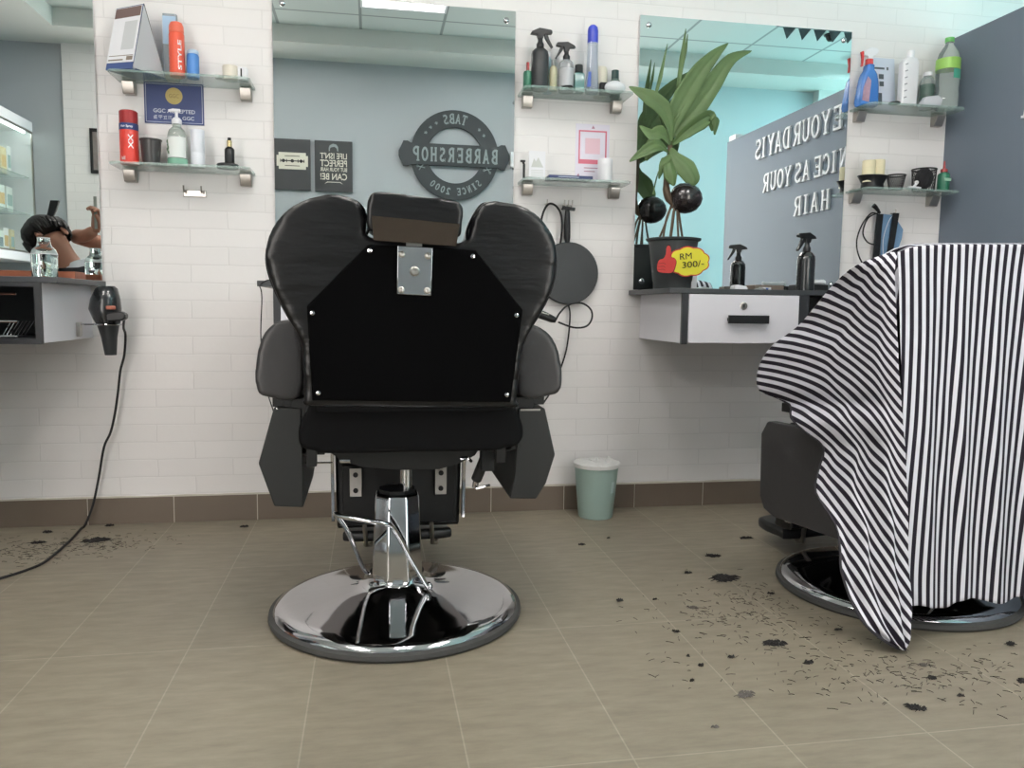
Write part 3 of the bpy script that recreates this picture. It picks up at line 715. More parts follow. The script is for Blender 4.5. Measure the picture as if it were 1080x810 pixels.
    fp = [(p.x, p.y) for p in spline(fp, 3, True)]
    ft = MB().loft(puff(fp, .07, .105, .012, 3, 'xy')).build('footplate', M_BLKP, t)
    mb = MB()
    for x in (-.09, .12):
        mb = MB().tube([(x, .385, .135), (x+.005, .40, .06), (x+.02, .43, .052), (x+.03, .47, .058)], .008, 6)
        mb.build('foot_bracket', M_STEEL, ft)
    return t
chair = barber_chair(True)
chair.location = (OX, OY, 0)

chair2 = barber_chair(False)
LOWER = {'seat_cushion': -.1, 'seat_pan': -.1, 'seat_frame': -.1, 'recline_strut': -.1, 'release_rod': -.1, 'backrest': -.1, 'back_board': -.1, 'screw': -.1, 'lower_rail': -.1, 'side_panel': -.1, 'trim_strip': -.1, 'arm_support': -.06, 'armrest': -.02, 'legrest': -.02, 'legrest_board': -.02, 'side_rail': -.02, 'hinge_plate': -.02, 'hinge_block': -.02, 'footplate': -.012}
chair2.name = 'barber_chair'; chair2['label'] = 'black barber chair on the right, covered by the striped cape'
chair2.location = (1.53, -1.03, 0); chair2.rotation_euler = (0, 0, math.radians(13))
for ch in chair2.children:
    k = ch.name.split('.')[0]
    if k in LOWER: ch.location = (0, 0, LOWER[k])
    if k in ('backrest', 'back_board', 'lower_rail', 'screw', 'piping'): ch.scale = (.93, .93, .99)
    if k == 'seat_cushion': ch.scale = (.9, .5, 1)
    if k == 'armrest': ch.scale = (.9, .35, .98); ch.location = (0, -.10, .0)
    if k in ('legrest', 'legrest_board', 'side_rail', 'hinge_plate', 'hinge_block'): ch.location = (.06, -.07, -.02)
    if k == 'footplate': ch.location = (.05, -.06, -.012)
    if k in ('column_cover', 'column_cap'): ch.scale = (1, 1, .88)

# ------------------------------------------------------------------ striped cape
CAPE = json.loads('''[[[[1.197,-1.4,0.958,22.385],[1.197,-1.402,0.958,22.452],[1.197,-1.404,0.957,22.518],[1.197,-1.406,0.957,22.586],[1.197,-1.408,0.957,22.653],[1.197,-1.41,0.957,22.721],[1.197,-1.412,0.957,22.789],[1.198,-1.414,0.957,22.858],[1.198,-1.415,0.957,22.927],[1.198,-1.417,0.957,22.997],[1.199,-1.418,0.957,23.067],[1.199,-1.419,0.957,23.137],[1.2,-1.42,0.956,23.208]],[[1.135,-1.36,0.928,17.958],[1.139,-1.366,0.927,18.182],[1.144,-1.373,0.927,18.423],[1.148,-1.379,0.927,18.68],[1.152,-1.385,0.927,18.953],[1.157,-1.39,0.927,19.242],[1.162,-1.396,0.926,19.546],[1.167,-1.401,0.926,19.866],[1.172,-1.406,0.926,20.201],[1.177,-1.41,0.926,20.55],[1.182,-1.414,0.926,20.913],[1.188,-1.418,0.926,21.289],[1.195,-1.42,0.926,21.678]],[[1.147,-1.25,0.886,14.943],[1.15,-1.268,0.886,15.158],[1.152,-1.286,0.885,15.411],[1.155,-1.303,0.885,15.702],[1.158,-1.32,0.884,16.032],[1.162,-1.336,0.884,16.399],[1.165,-1.351,0.884,16.804],[1.169,-1.366,0.883,17.245],[1.173,-1.379,0.883,17.721],[1.177,-1.392,0.883,18.231],[1.183,-1.403,0.882,18.772],[1.189,-1.413,0.882,19.343],[1.198,-1.42,0.882,19.942]],[[1.155,-1.15,0.826,11.737],[1.157,-1.179,0.826,11.927],[1.16,-1.207,0.826,12.173],[1.162,-1.234,0.827,12.479],[1.165,-1.261,0.827,12.845],[1.167,-1.286,0.827,13.272],[1.17,-1.31,0.827,13.76],[1.173,-1.333,0.827,14.307],[1.177,-1.355,0.827,14.91],[1.181,-1.375,0.827,15.567],[1.187,-1.394,0.827,16.274],[1.193,-1.409,0.827,17.024],[1.204,-1.42,0.828,17.813]],[[1.166,-1.05,0.773,9.101],[1.168,-1.09,0.775,9.272],[1.17,-1.128,0.776,9.509],[1.172,-1.165,0.777,9.821],[1.173,-1.202,0.777,10.212],[1.175,-1.236,0.778,10.685],[1.177,-1.27,0.779,11.24],[1.18,-1.301,0.78,11.877],[1.182,-1.331,0.781,12.593],[1.186,-1.359,0.782,13.382],[1.191,-1.384,0.782,14.237],[1.198,-1.405,0.783,15.148],[1.209,-1.42,0.783,16.104]],[[1.145,-0.95,0.713,6.122],[1.15,-1.0,0.715,6.277],[1.155,-1.049,0.718,6.49],[1.16,-1.097,0.72,6.782],[1.164,-1.143,0.723,7.173],[1.168,-1.187,0.725,7.675],[1.172,-1.229,0.727,8.296],[1.176,-1.269,0.729,9.038],[1.18,-1.307,0.731,9.9],[1.185,-1.342,0.733,10.873],[1.191,-1.374,0.735,11.945],[1.2,-1.401,0.736,13.096],[1.215,-1.42,0.737,14.305]],[[1.145,-0.88,0.646,3.03],[1.152,-0.938,0.651,3.282],[1.158,-0.994,0.655,3.568],[1.164,-1.048,0.659,3.923],[1.168,-1.101,0.663,4.377],[1.172,-1.152,0.667,4.95],[1.176,-1.201,0.671,5.657],[1.18,-1.247,0.675,6.501],[1.185,-1.291,0.678,7.481],[1.19,-1.331,0.681,8.586],[1.196,-1.367,0.684,9.799],[1.205,-1.399,0.686,11.093],[1.22,-1.42,0.688,12.437]],[[1.151,-0.88,0.58,0.125],[1.158,-0.938,0.586,0.474],[1.165,-0.994,0.592,0.866],[1.17,-1.048,0.598,1.333],[1.175,-1.101,0.603,1.903],[1.18,-1.152,0.609,2.594],[1.184,-1.201,0.614,3.414],[1.188,-1.247,0.618,4.367],[1.192,-1.291,0.623,5.447],[1.197,-1.331,0.627,6.639],[1.204,-1.367,0.631,7.922],[1.213,-1.399,0.634,9.267],[1.229,-1.42,0.636,10.634]],[[1.193,-0.98,0.549,-0.598],[1.195,-1.027,0.555,-0.15],[1.197,-1.073,0.56,0.369],[1.199,-1.117,0.566,0.965],[1.2,-1.16,0.571,1.642],[1.202,-1.202,0.576,2.403],[1.203,-1.241,0.581,3.244],[1.205,-1.279,0.585,4.161],[1.207,-1.315,0.59,5.144],[1.21,-1.347,0.594,6.183],[1.214,-1.377,0.597,7.261],[1.221,-1.403,0.6,8.36],[1.233,-1.42,0.602,9.459]],[[1.133,-1.1,0.527,-2.025],[1.141,-1.134,0.532,-1.531],[1.148,-1.168,0.537,-0.966],[1.156,-1.2,0.541,-0.323],[1.163,-1.231,0.545,0.4],[1.17,-1.261,0.549,1.204],[1.177,-1.29,0.553,2.084],[1.185,-1.317,0.557,3.035],[1.193,-1.343,0.561,4.046],[1.201,-1.367,0.564,5.106],[1.211,-1.389,0.567,6.197],[1.223,-1.407,0.569,7.302],[1.238,-1.42,0.571,8.398]],[[1.148,-1.15,0.496,-2.752],[1.154,-1.179,0.5,-2.192],[1.161,-1.207,0.504,-1.569],[1.167,-1.234,0.508,-0.885],[1.174,-1.261,0.513,-0.138],[1.18,-1.286,0.516,0.667],[1.187,-1.31,0.52,1.525],[1.194,-1.333,0.524,2.43],[1.201,-1.355,0.527,3.374],[1.209,-1.375,0.53,4.344],[1.218,-1.394,0.533,5.329],[1.229,-1.409,0.535,6.314],[1.243,-1.42,0.537,7.284]],[[1.175,-1.2,0.46,-2.936],[1.18,-1.224,0.464,-2.333],[1.184,-1.246,0.468,-1.689],[1.189,-1.269,0.472,-1.004],[1.194,-1.29,0.476,-0.283],[1.199,-1.311,0.479,0.472],[1.204,-1.331,0.483,1.254],[1.21,-1.35,0.486,2.059],[1.216,-1.367,0.489,2.88],[1.223,-1.384,0.492,3.709],[1.23,-1.399,0.494,4.538],[1.239,-1.411,0.496,5.358],[1.25,-1.42,0.498,6.159]],[[1.162,-1.2,0.394,-5.705],[1.169,-1.224,0.399,-5.06],[1.175,-1.246,0.403,-4.364],[1.182,-1.269,0.408,-3.617],[1.188,-1.29,0.412,-2.826],[1.195,-1.311,0.416,-1.993],[1.202,-1.331,0.42,-1.127],[1.209,-1.35,0.424,-0.233],[1.216,-1.367,0.428,0.679],[1.225,-1.384,0.431,1.6],[1.234,-1.399,0.434,2.518],[1.244,-1.411,0.436,3.421],[1.257,-1.42,0.438,4.296]],[[1.147,-1.22,0.343,-7.675],[1.156,-1.241,0.348,-7.009],[1.164,-1.262,0.352,-6.284],[1.172,-1.282,0.357,-5.503],[1.181,-1.302,0.361,-4.672],[1.189,-1.321,0.366,-3.795],[1.198,-1.339,0.37,-2.881],[1.207,-1.356,0.373,-1.938],[1.216,-1.372,0.377,-0.976],[1.226,-1.387,0.38,-0.007],[1.237,-1.401,0.383,0.957],[1.249,-1.412,0.385,1.902],[1.263,-1.42,0.387,2.811]],[[1.155,-1.3,0.281,-8.37],[1.164,-1.313,0.284,-7.717],[1.172,-1.325,0.287,-7.03],[1.181,-1.337,0.29,-6.313],[1.19,-1.349,0.293,-5.569],[1.199,-1.36,0.296,-4.803],[1.208,-1.371,0.299,-4.022],[1.217,-1.382,0.301,-3.23],[1.226,-1.391,0.303,-2.434],[1.236,-1.4,0.306,-1.642],[1.247,-1.408,0.307,-0.861],[1.258,-1.415,0.309,-0.1],[1.271,-1.42,0.31,0.633]],[[1.153,-1.33,0.224,-9.738],[1.162,-1.34,0.226,-9.107],[1.171,-1.349,0.229,-8.445],[1.181,-1.358,0.231,-7.757],[1.19,-1.367,0.234,-7.047],[1.2,-1.375,0.236,-6.318],[1.209,-1.383,0.238,-5.576],[1.219,-1.391,0.24,-4.826],[1.23,-1.398,0.242,-4.074],[1.24,-1.405,0.243,-3.327],[1.251,-1.411,0.245,-2.591],[1.262,-1.416,0.246,-1.873],[1.275,-1.42,0.246,-1.181]],[[1.147,-1.35,0.175,-11.101],[1.157,-1.358,0.177,-10.478],[1.167,-1.366,0.179,-9.824],[1.177,-1.373,0.181,-9.142],[1.188,-1.38,0.183,-8.436],[1.198,-1.387,0.185,-7.712],[1.209,-1.394,0.187,-6.974],[1.219,-1.4,0.188,-6.227],[1.23,-1.406,0.19,-5.479],[1.241,-1.412,0.191,-4.736],[1.253,-1.417,0.192,-4.003],[1.265,-1.421,0.193,-3.29],[1.278,-1.424,0.193,-2.604]],[[1.162,-1.38,0.102,-12.041],[1.172,-1.386,0.104,-11.469],[1.181,-1.392,0.106,-10.875],[1.191,-1.397,0.107,-10.262],[1.2,-1.403,0.109,-9.634],[1.21,-1.408,0.11,-8.995],[1.22,-1.413,0.112,-8.349],[1.229,-1.417,0.113,-7.701],[1.24,-1.422,0.114,-7.055],[1.25,-1.426,0.115,-6.416],[1.26,-1.43,0.116,-5.789],[1.271,-1.433,0.117,-5.18],[1.283,-1.435,0.117,-4.595]],[[1.175,-1.42,0.062,-11.975],[1.183,-1.422,0.063,-11.52],[1.192,-1.425,0.063,-11.057],[1.2,-1.427,0.064,-10.586],[1.208,-1.429,0.064,-10.11],[1.217,-1.431,0.065,-9.631],[1.225,-1.433,0.065,-9.151],[1.234,-1.435,0.065,-8.672],[1.242,-1.437,0.065,-8.196],[1.251,-1.439,0.066,-7.726],[1.26,-1.44,0.066,-7.263],[1.269,-1.441,0.066,-6.811],[1.278,-1.442,0.066,-6.371]],[[1.211,-1.44,0.031,-10.895],[1.216,-1.441,0.031,-10.624],[1.222,-1.442,0.031,-10.352],[1.227,-1.442,0.031,-10.081],[1.232,-1.443,0.031,-9.81],[1.237,-1.444,0.031,-9.54],[1.242,-1.444,0.031,-9.271],[1.248,-1.445,0.031,-9.004],[1.253,-1.446,0.031,-8.739],[1.258,-1.446,0.031,-8.477],[1.263,-1.447,0.03,-8.218],[1.269,-1.447,0.03,-7.963],[1.274,-1.447,0.03,-7.712]],[[1.243,-1.45,0.014,-9.728],[1.245,-1.45,0.014,-9.659],[1.246,-1.45,0.014,-9.591],[1.248,-1.45,0.014,-9.522],[1.249,-1.45,0.014,-9.454],[1.251,-1.45,0.014,-9.386],[1.252,-1.45,0.014,-9.318],[1.254,-1.45,0.014,-9.251],[1.255,-1.45,0.013,-9.183],[1.257,-1.45,0.013,-9.116],[1.258,-1.45,0.013,-9.049],[1.259,-1.45,0.013,-8.982],[1.261,-1.45,0.013,-8.915]]],[[[1.199,-1.421,0.956,-15.531],[1.237,-1.414,0.968,-14.066],[1.276,-1.406,0.974,-12.525],[1.316,-1.398,0.977,-10.927],[1.357,-1.39,0.98,-9.294],[1.398,-1.381,0.982,-7.641],[1.441,-1.373,0.984,-5.989],[1.483,-1.365,0.985,-4.351],[1.527,-1.356,0.987,-2.735],[1.571,-1.347,0.989,-1.148],[1.616,-1.338,0.991,0.408],[1.662,-1.329,0.993,1.934],[1.709,-1.32,0.992,3.461],[1.756,-1.31,0.991,4.982],[1.805,-1.301,0.989,6.503],[1.855,-1.291,0.98,8.125],[1.907,-1.281,0.968,9.797]],[[1.207,-1.42,0.889,-15.559],[1.245,-1.412,0.899,-14.039],[1.284,-1.404,0.904,-12.436],[1.324,-1.396,0.906,-10.772],[1.365,-1.388,0.91,-9.077],[1.407,-1.38,0.912,-7.365],[1.449,-1.371,0.913,-5.65],[1.492,-1.363,0.913,-3.949],[1.536,-1.354,0.915,-2.275],[1.58,-1.345,0.917,-0.64],[1.625,-1.336,0.917,0.971],[1.671,-1.327,0.918,2.55],[1.718,-1.318,0.916,4.118],[1.766,-1.309,0.915,5.665],[1.814,-1.299,0.914,7.203],[1.865,-1.289,0.905,8.813],[1.916,-1.279,0.894,10.462]],[[1.215,-1.418,0.82,-15.522],[1.253,-1.41,0.83,-13.965],[1.292,-1.403,0.833,-12.314],[1.333,-1.395,0.835,-10.601],[1.373,-1.386,0.838,-8.86],[1.415,-1.378,0.841,-7.102],[1.457,-1.37,0.841,-5.338],[1.501,-1.361,0.841,-3.588],[1.544,-1.352,0.841,-1.869],[1.589,-1.344,0.844,-0.196],[1.634,-1.335,0.843,1.458],[1.68,-1.325,0.843,3.077],[1.727,-1.316,0.84,4.677],[1.775,-1.307,0.839,6.242],[1.824,-1.297,0.837,7.792],[1.874,-1.287,0.829,9.392],[1.926,-1.277,0.818,11.023]],[[1.223,-1.416,0.751,-15.408],[1.261,-1.409,0.76,-13.827],[1.301,-1.401,0.762,-12.141],[1.341,-1.393,0.762,-10.392],[1.382,-1.385,0.766,-8.618],[1.423,-1.377,0.77,-6.828],[1.466,-1.368,0.768,-5.025],[1.509,-1.359,0.767,-3.238],[1.553,-1.351,0.767,-1.484],[1.598,-1.342,0.77,0.217],[1.643,-1.333,0.768,1.905],[1.689,-1.324,0.766,3.555],[1.737,-1.314,0.762,5.179],[1.785,-1.305,0.761,6.757],[1.833,-1.295,0.76,8.315],[1.884,-1.285,0.752,9.906],[1.935,-1.275,0.742,11.522]],[[1.231,-1.415,0.681,-15.212],[1.269,-1.407,0.689,-13.617],[1.309,-1.399,0.689,-11.905],[1.35,-1.391,0.689,-10.129],[1.39,-1.383,0.694,-8.336],[1.432,-1.375,0.697,-6.524],[1.474,-1.366,0.695,-4.692],[1.518,-1.358,0.693,-2.874],[1.562,-1.349,0.692,-1.094],[1.606,-1.34,0.696,0.626],[1.652,-1.331,0.693,2.342],[1.699,-1.322,0.689,4.016],[1.746,-1.312,0.684,5.66],[1.794,-1.303,0.683,7.247],[1.843,-1.293,0.682,8.807],[1.893,-1.283,0.675,10.39],[1.945,-1.273,0.665,11.993]],[[1.239,-1.413,0.611,-14.936],[1.277,-1.406,0.618,-13.333],[1.317,-1.398,0.616,-11.603],[1.358,-1.389,0.615,-9.809],[1.399,-1.381,0.62,-8.004],[1.44,-1.373,0.624,-6.18],[1.483,-1.365,0.621,-4.325],[1.527,-1.356,0.618,-2.483],[1.571,-1.347,0.617,-0.683],[1.615,-1.338,0.621,1.05],[1.661,-1.329,0.616,2.788],[1.708,-1.32,0.611,4.483],[1.756,-1.31,0.605,6.145],[1.804,-1.301,0.604,7.737],[1.853,-1.291,0.603,9.298],[1.903,-1.281,0.597,10.873],[1.955,-1.271,0.587,12.464]],[[1.247,-1.412,0.54,-14.59],[1.286,-1.404,0.545,-12.984],[1.326,-1.396,0.543,-11.24],[1.367,-1.388,0.541,-9.433],[1.408,-1.38,0.546,-7.624],[1.449,-1.371,0.55,-5.794],[1.492,-1.363,0.547,-3.92],[1.536,-1.354,0.542,-2.058],[1.58,-1.345,0.54,-0.241],[1.624,-1.337,0.545,1.499],[1.671,-1.327,0.539,3.258],[1.718,-1.318,0.533,4.973],[1.766,-1.309,0.525,6.65],[1.814,-1.299,0.524,8.245],[1.863,-1.289,0.523,9.807],[1.913,-1.28,0.518,11.374],[1.964,-1.269,0.508,12.955]],[[1.255,-1.41,0.468,-14.192],[1.294,-1.402,0.472,-12.585],[1.334,-1.394,0.468,-10.83],[1.376,-1.386,0.465,-9.013],[1.416,-1.378,0.471,-7.203],[1.458,-1.37,0.476,-5.37],[1.501,-1.361,0.471,-3.48],[1.545,-1.352,0.465,-1.601],[1.59,-1.343,0.463,0.231],[1.634,-1.335,0.468,1.977],[1.68,-1.325,0.46,3.756],[1.727,-1.316,0.453,5.49],[1.776,-1.307,0.444,7.184],[1.824,-1.297,0.444,8.783],[1.873,-1.287,0.443,10.345],[1.923,-1.278,0.438,11.905],[1.974,-1.267,0.429,13.478]],[[1.263,-1.408,0.395,-13.767],[1.302,-1.401,0.399,-12.159],[1.343,-1.392,0.393,-10.395],[1.384,-1.384,0.389,-8.57],[1.425,-1.376,0.395,-6.758],[1.466,-1.368,0.4,-4.923],[1.51,-1.359,0.395,-3.018],[1.554,-1.35,0.388,-1.121],[1.599,-1.342,0.385,0.726],[1.643,-1.333,0.39,2.478],[1.69,-1.324,0.381,4.278],[1.737,-1.314,0.372,6.033],[1.786,-1.305,0.363,7.746],[1.834,-1.295,0.362,9.351],[1.883,-1.285,0.361,10.916],[1.933,-1.276,0.357,12.472],[1.984,-1.265,0.349,14.041]],[[1.272,-1.407,0.321,-13.349],[1.311,-1.399,0.324,-11.736],[1.352,-1.391,0.317,-9.965],[1.393,-1.382,0.312,-8.132],[1.434,-1.374,0.318,-6.314],[1.475,-1.366,0.324,-4.472],[1.519,-1.357,0.317,-2.552],[1.564,-1.349,0.309,-0.637],[1.608,-1.34,0.306,1.227],[1.652,-1.331,0.312,2.99],[1.699,-1.322,0.301,4.813],[1.747,-1.312,0.291,6.592],[1.796,-1.303,0.28,8.327],[1.844,-1.293,0.279,9.943],[1.893,-1.283,0.279,11.517],[1.943,-1.274,0.276,13.073],[1.994,-1.263,0.268,14.642]],[[1.28,-1.405,0.247,-12.979],[1.32,-1.397,0.249,-11.356],[1.361,-1.389,0.24,-9.579],[1.402,-1.381,0.234,-7.736],[1.443,-1.373,0.241,-5.903],[1.484,-1.364,0.247,-4.047],[1.528,-1.356,0.239,-2.109],[1.573,-1.347,0.23,-0.175],[1.618,-1.338,0.226,1.71],[1.662,-1.329,0.232,3.492],[1.709,-1.32,0.221,5.342],[1.757,-1.31,0.209,7.148],[1.806,-1.301,0.197,8.909],[1.854,-1.291,0.196,10.544],[1.903,-1.281,0.195,12.133],[1.953,-1.272,0.193,13.696],[2.005,-1.261,0.186,15.272]],[[1.289,-1.403,0.172,-12.706],[1.328,-1.395,0.172,-11.067],[1.37,-1.387,0.162,-9.284],[1.412,-1.379,0.155,-7.429],[1.452,-1.371,0.162,-5.567],[1.494,-1.363,0.17,-3.683],[1.538,-1.354,0.16,-1.726],[1.583,-1.345,0.15,0.231],[1.627,-1.336,0.145,2.143],[1.672,-1.327,0.152,3.957],[1.719,-1.318,0.139,5.835],[1.767,-1.308,0.126,7.673],[1.816,-1.299,0.112,9.466],[1.864,-1.289,0.112,11.131],[1.913,-1.279,0.111,12.746],[1.964,-1.269,0.11,14.325],[2.015,-1.259,0.103,15.917]],[[1.297,-1.402,0.096,-12.584],[1.337,-1.394,0.095,-10.922],[1.379,-1.385,0.083,-9.136],[1.421,-1.377,0.075,-7.265],[1.461,-1.369,0.083,-5.355],[1.503,-1.361,0.091,-3.426],[1.547,-1.352,0.081,-1.446],[1.592,-1.343,0.069,0.537],[1.637,-1.334,0.063,2.485],[1.681,-1.325,0.071,4.347],[1.729,-1.316,0.057,6.258],[1.777,-1.306,0.042,8.131],[1.826,-1.297,0.027,9.962],[1.875,-1.287,0.026,11.67],[1.924,-1.277,0.026,13.325],[1.974,-1.267,0.026,14.935],[2.025,-1.257,0.019,16.553]]]]''')
M_CAPE = bpy.data.materials.new('striped_cape'); M_CAPE.use_nodes = True
nt = M_CAPE.node_tree; b = nt.nodes['Principled BSDF']; b.inputs['Roughness'].default_value = .85; b.inputs['Specular IOR Level'].default_value = .2
at_ = nt.nodes.new('ShaderNodeUVMap'); at_.uv_map = 'weave'
spx = nt.nodes.new('ShaderNodeSeparateXYZ'); nt.links.new(at_.outputs[0], spx.inputs[0])
fr_ = nt.nodes.new('ShaderNodeMath'); fr_.operation = 'FRACT'; nt.links.new(spx.outputs[0], fr_.inputs[0])
rp = nt.nodes.new('ShaderNodeValToRGB'); rp.color_ramp.interpolation = 'LINEAR'
e = rp.color_ramp.elements; e[0].position = 0; e[0].color = lin((38, 34, 44)); e[1].position = .46; e[1].color = lin((38, 34, 44))
for p_, c_ in ((.50, (214, 213, 222)), (.95, (214, 213, 222)), (.995, (38, 34, 44))):
    n_ = e.new(p_); n_.color = lin(c_)
nt.links.new(fr_.outputs[0], rp.inputs[0]); nt.links.new(rp.outputs[0], b.inputs['Base Color'])
def cape_panel(mb_v, mb_f, uvs, grid, su, sv, disp):
    R, Cn = len(grid), len(grid[0])
    def cr(a, b, c, d, t): return 0.5*((2*b)+(c-a)*t+(2*a-5*b+4*c-d)*t*t+(3*b-a-3*c+d)*t**3)
    rows = []
    for i in range(R-1):
        for k in range(sv if i < R-2 else sv+1):
            t = k/sv
            a, b_, c, d = grid[max(i-1, 0)], grid[i], grid[i+1], grid[min(i+2, R-1)]
            rows.append([[a0*0+ (b0*(1-t)+c0*t if lin_ else cr(a0, b0, c0, d0, t)) for a0, b0, c0, d0, lin_ in zip(a[j], b_[j], c[j], d[j], (0, 0, 0, 0))] for j in range(Cn)])
    base = len(mb_v); out = []
    for r in rows:
        q = []
        for j in range(Cn-1):
            for k in range(su if j < Cn-2 else su+1):
                t = k/su
                q.append([cr(r[max(j-1, 0)][m_], r[j][m_], r[j+1][m_], r[min(j+2, Cn-1)][m_], t) for m_ in range(4)])
        out.append(q)
    H_, W_ = len(out), len(out[0])
    for i in range(H_):
        for j in range(W_):
            x, y, z, ph = out[i][j]; y += disp(i/(H_-1), j/(W_-1), x, z)
            mb_v.append((x, y, z)); uvs.append((ph+60.25, z))
    for i in range(H_-1):
        for j in range(W_-1):
            mb_f.append((base+i*W_+j, base+i*W_+j+1, base+(i+1)*W_+j+1, base+(i+1)*W_+j))
    return out
def mk_cape():
    t = thing('striped_cape', (1.5, -1.4, .98), 'black and white striped barber cape draped over the right chair', 'cape')
    V, Fc, U = [], [], []
    def d1(v, u, x, z):
        w_ = u*(1-u)*4
        a = 2*math.pi*(u*2.6+v*.55)
        return -(.010*math.sin(a)*min(1, v*3))*min(1, w_*1.5)-.0025*math.sin(2*math.pi*(u*5.5-v*1.1))*min(1, w_*1.5)*min(1, v*3)
    cape_panel(V, Fc, U, CAPE[0], 4, 4, d1)
    def d2(v, u, x, z):
        g = math.exp(-((u-.24-.02*v)/.035)**2)
        return (.006*math.sin(2*math.pi*(u*5.5+.15*v)+.6)+.0015*math.sin(2*math.pi*(u*12+.3*v)))*min(1, v*1.6)*min(1, u*12)+.010*g*min(1, v*1.5)
    # top roll then back panel
    G2 = CAPE[1]
    top = []
    for dy, dz in ((.30, -.55), (.27, -.25), (.20, -.07), (.13, -.012), (.06, .006), (.02, .003)):
        top.append([[p[0]-.23*dy*min(1, jj/4)+.10*max(0, 1-jj/2)*min(1, dy*8), p[1]+dy*min(1, (jj+.6)/3), p[2]+dz*min(1, (jj+.3)/3)-.01*max(0, 1-jj/2), p[3]] for jj, p in enumerate(G2[0])])
    cape_panel(V, Fc, U, G2, 8, 6, d2)
    cape_panel(V, Fc, U, top+[G2[0]], 8, 3, lambda v, u, x, z: 0)
    # the flap's own far side, down from its upper edge over the arm
    far = []
    G1 = CAPE[0]
    edge = [G1[i][0] for i in range(0, 8)]
    F2 = [[ [p[0]+.02*k, p[1]+.05*k, p[2]-.02*k-.012*k*k, p[3]+.4*k] for p in edge] for k in range(0, 6)]
    me = bpy.data.meshes.new('cloth'); o0 = Vector(t.location)
    me.from_pydata([tuple(Vector(p)-o0) for p in V], [], Fc)
    uvl = me.uv_layers.new(name='weave')
    for lp in me.loops: uvl.data[lp.index].uv = U[lp.vertex_index]
    me.polygons.foreach_set('use_smooth', [True]*len(me.polygons)); me.materials.append(M_CAPE)
    o = bpy.data.objects.new('cloth', me); COL.objects.link(o); o.parent = t
    sd = o.modifiers.new('thick', 'SOLIDIFY'); sd.thickness = .0012; sd.offset = 0
    # dark hem
    hm = MB(); G = CAPE[1][-1]
    rowz = [(p[0], p[1], p[2]) for p in G1[-1]]
    le = [(r[0][0], r[0][1], r[0][2]) for r in G1[7:]]
    le += rowz
    hm.tube(spline(le, 3), .0035, 6)
    hm.build('hem', mat('cape_hem', (44, 42, 48), .8), t)
mk_cape()

# ------------------------------------------------------------------ bin
bn = thing('waste_bin', (.868, -.125, 0), 'mint green waste bin with white liner standing by the skirting', 'bin')
M_MINT = mat('mint_plastic', (148, 170, 163), .45)
c = (.868, -.125, 0)
MB().lathe([(.001, .001), (.066, .001), (.068, .006), (.086, .205), (.091, .207), (.091, .214), (.084, .215), (.064, .012), (.001, .012)], c, 40).build('bucket', M_MINT, bn)
mb = MB(); rings = []
for r, z, am in ((.0912, .202, .001), (.093, .216, .002), (.086, .219, .003), (.07, .212, .008), (.04, .218, .010), (.012, .214, .006)):
    rings.append([(c[0]+(r+am*random.uniform(-.3, .3))*math.cos(2*math.pi*k/36), c[1]+(r)*math.sin(2*math.pi*k/36), z+am*random.uniform(-1, 1)) for k in range(36)])
mb.loft(rings)
mb.prism([(c[0]+.03, .218), (c[0]+.05, .22), (c[0]+.05, .24), (c[0]+.035, .245), (c[0]+.028, .232)], 'xz', -.16, -.15)
mb.build('liner', mat('white_liner', (214, 214, 212), .5), bn, angle=60)
lb = MB()
for i in range(4):
    a0 = -1.02+i*.06; a1 = a0+.06
    pr_ = lambda a, z, e: (c[0]+(.068+(z-.006)*.0905+e)*math.cos(a), c[1]+(.068+(z-.006)*.0905+e)*math.sin(a), z)
    lb.loft([[pr_(a0, .105, .0006), pr_(a1, .105, .0006), pr_(a1, .15, .0006), pr_(a0, .15, .0006)], [pr_(a0, .105, .0012), pr_(a1, .105, .0012), pr_(a1, .15, .0012), pr_(a0, .15, .0012)]])
lb.build('sticker', mat('pale_sticker', (176, 196, 194), .5), bn)

# ================================================================== things on shelves
def one(name, mb, m, label, cat, **k): return tag(mb.build(name, m, **k), label, cat)
RX = Matrix.Rotation(math.pi/2, 3, 'X')
def cyl(c, r, h, e=.003): return MB().lathe([(.001, 0), (r-e, 0), (r, e), (r, h-e), (r-e, h), (.001, h)], c, 28)
def spray_head(mb, c, d=1, s=1.0, ry=0.0):
    """trigger sprayer; c = top of bottle neck, nozzle towards d*x"""
    c = Vector(c); M = Matrix.Rotation(ry, 3, 'Z')
    def P(x, z): return (x*d*s, z*s)
    mb.lathe([(.001, 0), (.013*s, 0), (.0135*s, .012*s), (.0085*s, .02*s), (.008*s, .034*s), (.001, .034*s)], c, 16)
    body = [P(-.034, .044), (P(-.03, .052)), P(-.004, .064), P(.036, .060), P(.040, .056), P(.040, .048), P(.012, .044), P(.008, .030), P(-.008, .030), P(-.012, .042)]
    for a, b in ((-.009*s, .009*s),):
        mb.loft([[c+M @ Vector((p[0], a, p[1])) for p in body], [c+M @ Vector((p[0], b, p[1])) for p in body]])
    trig = [P(.012, .046), P(.024, .046), P(.032, .026), P(.044, .004), P(.040, .0), P(.026, .018), P(.016, .032)]
    mb.loft([[c+M @ Vector((p[0], -.006*s, p[1])) for p in trig], [c+M @ Vector((p[0], .006*s, p[1])) for p in trig]])
    return mb
# ---- left upper shelf
z = ZL1+.0022
t = thing('tent_calendar', (-.80, -.1, z), 'white tent desk calendar with brown header at the left end of the upper shelf', 'calendar')
A, B_, T1 = (-.905, -.152), (-.755, -.108), 0
def calp(u, z_, f):  # u along the length, f 0 front edge ... 1 apex
    return None
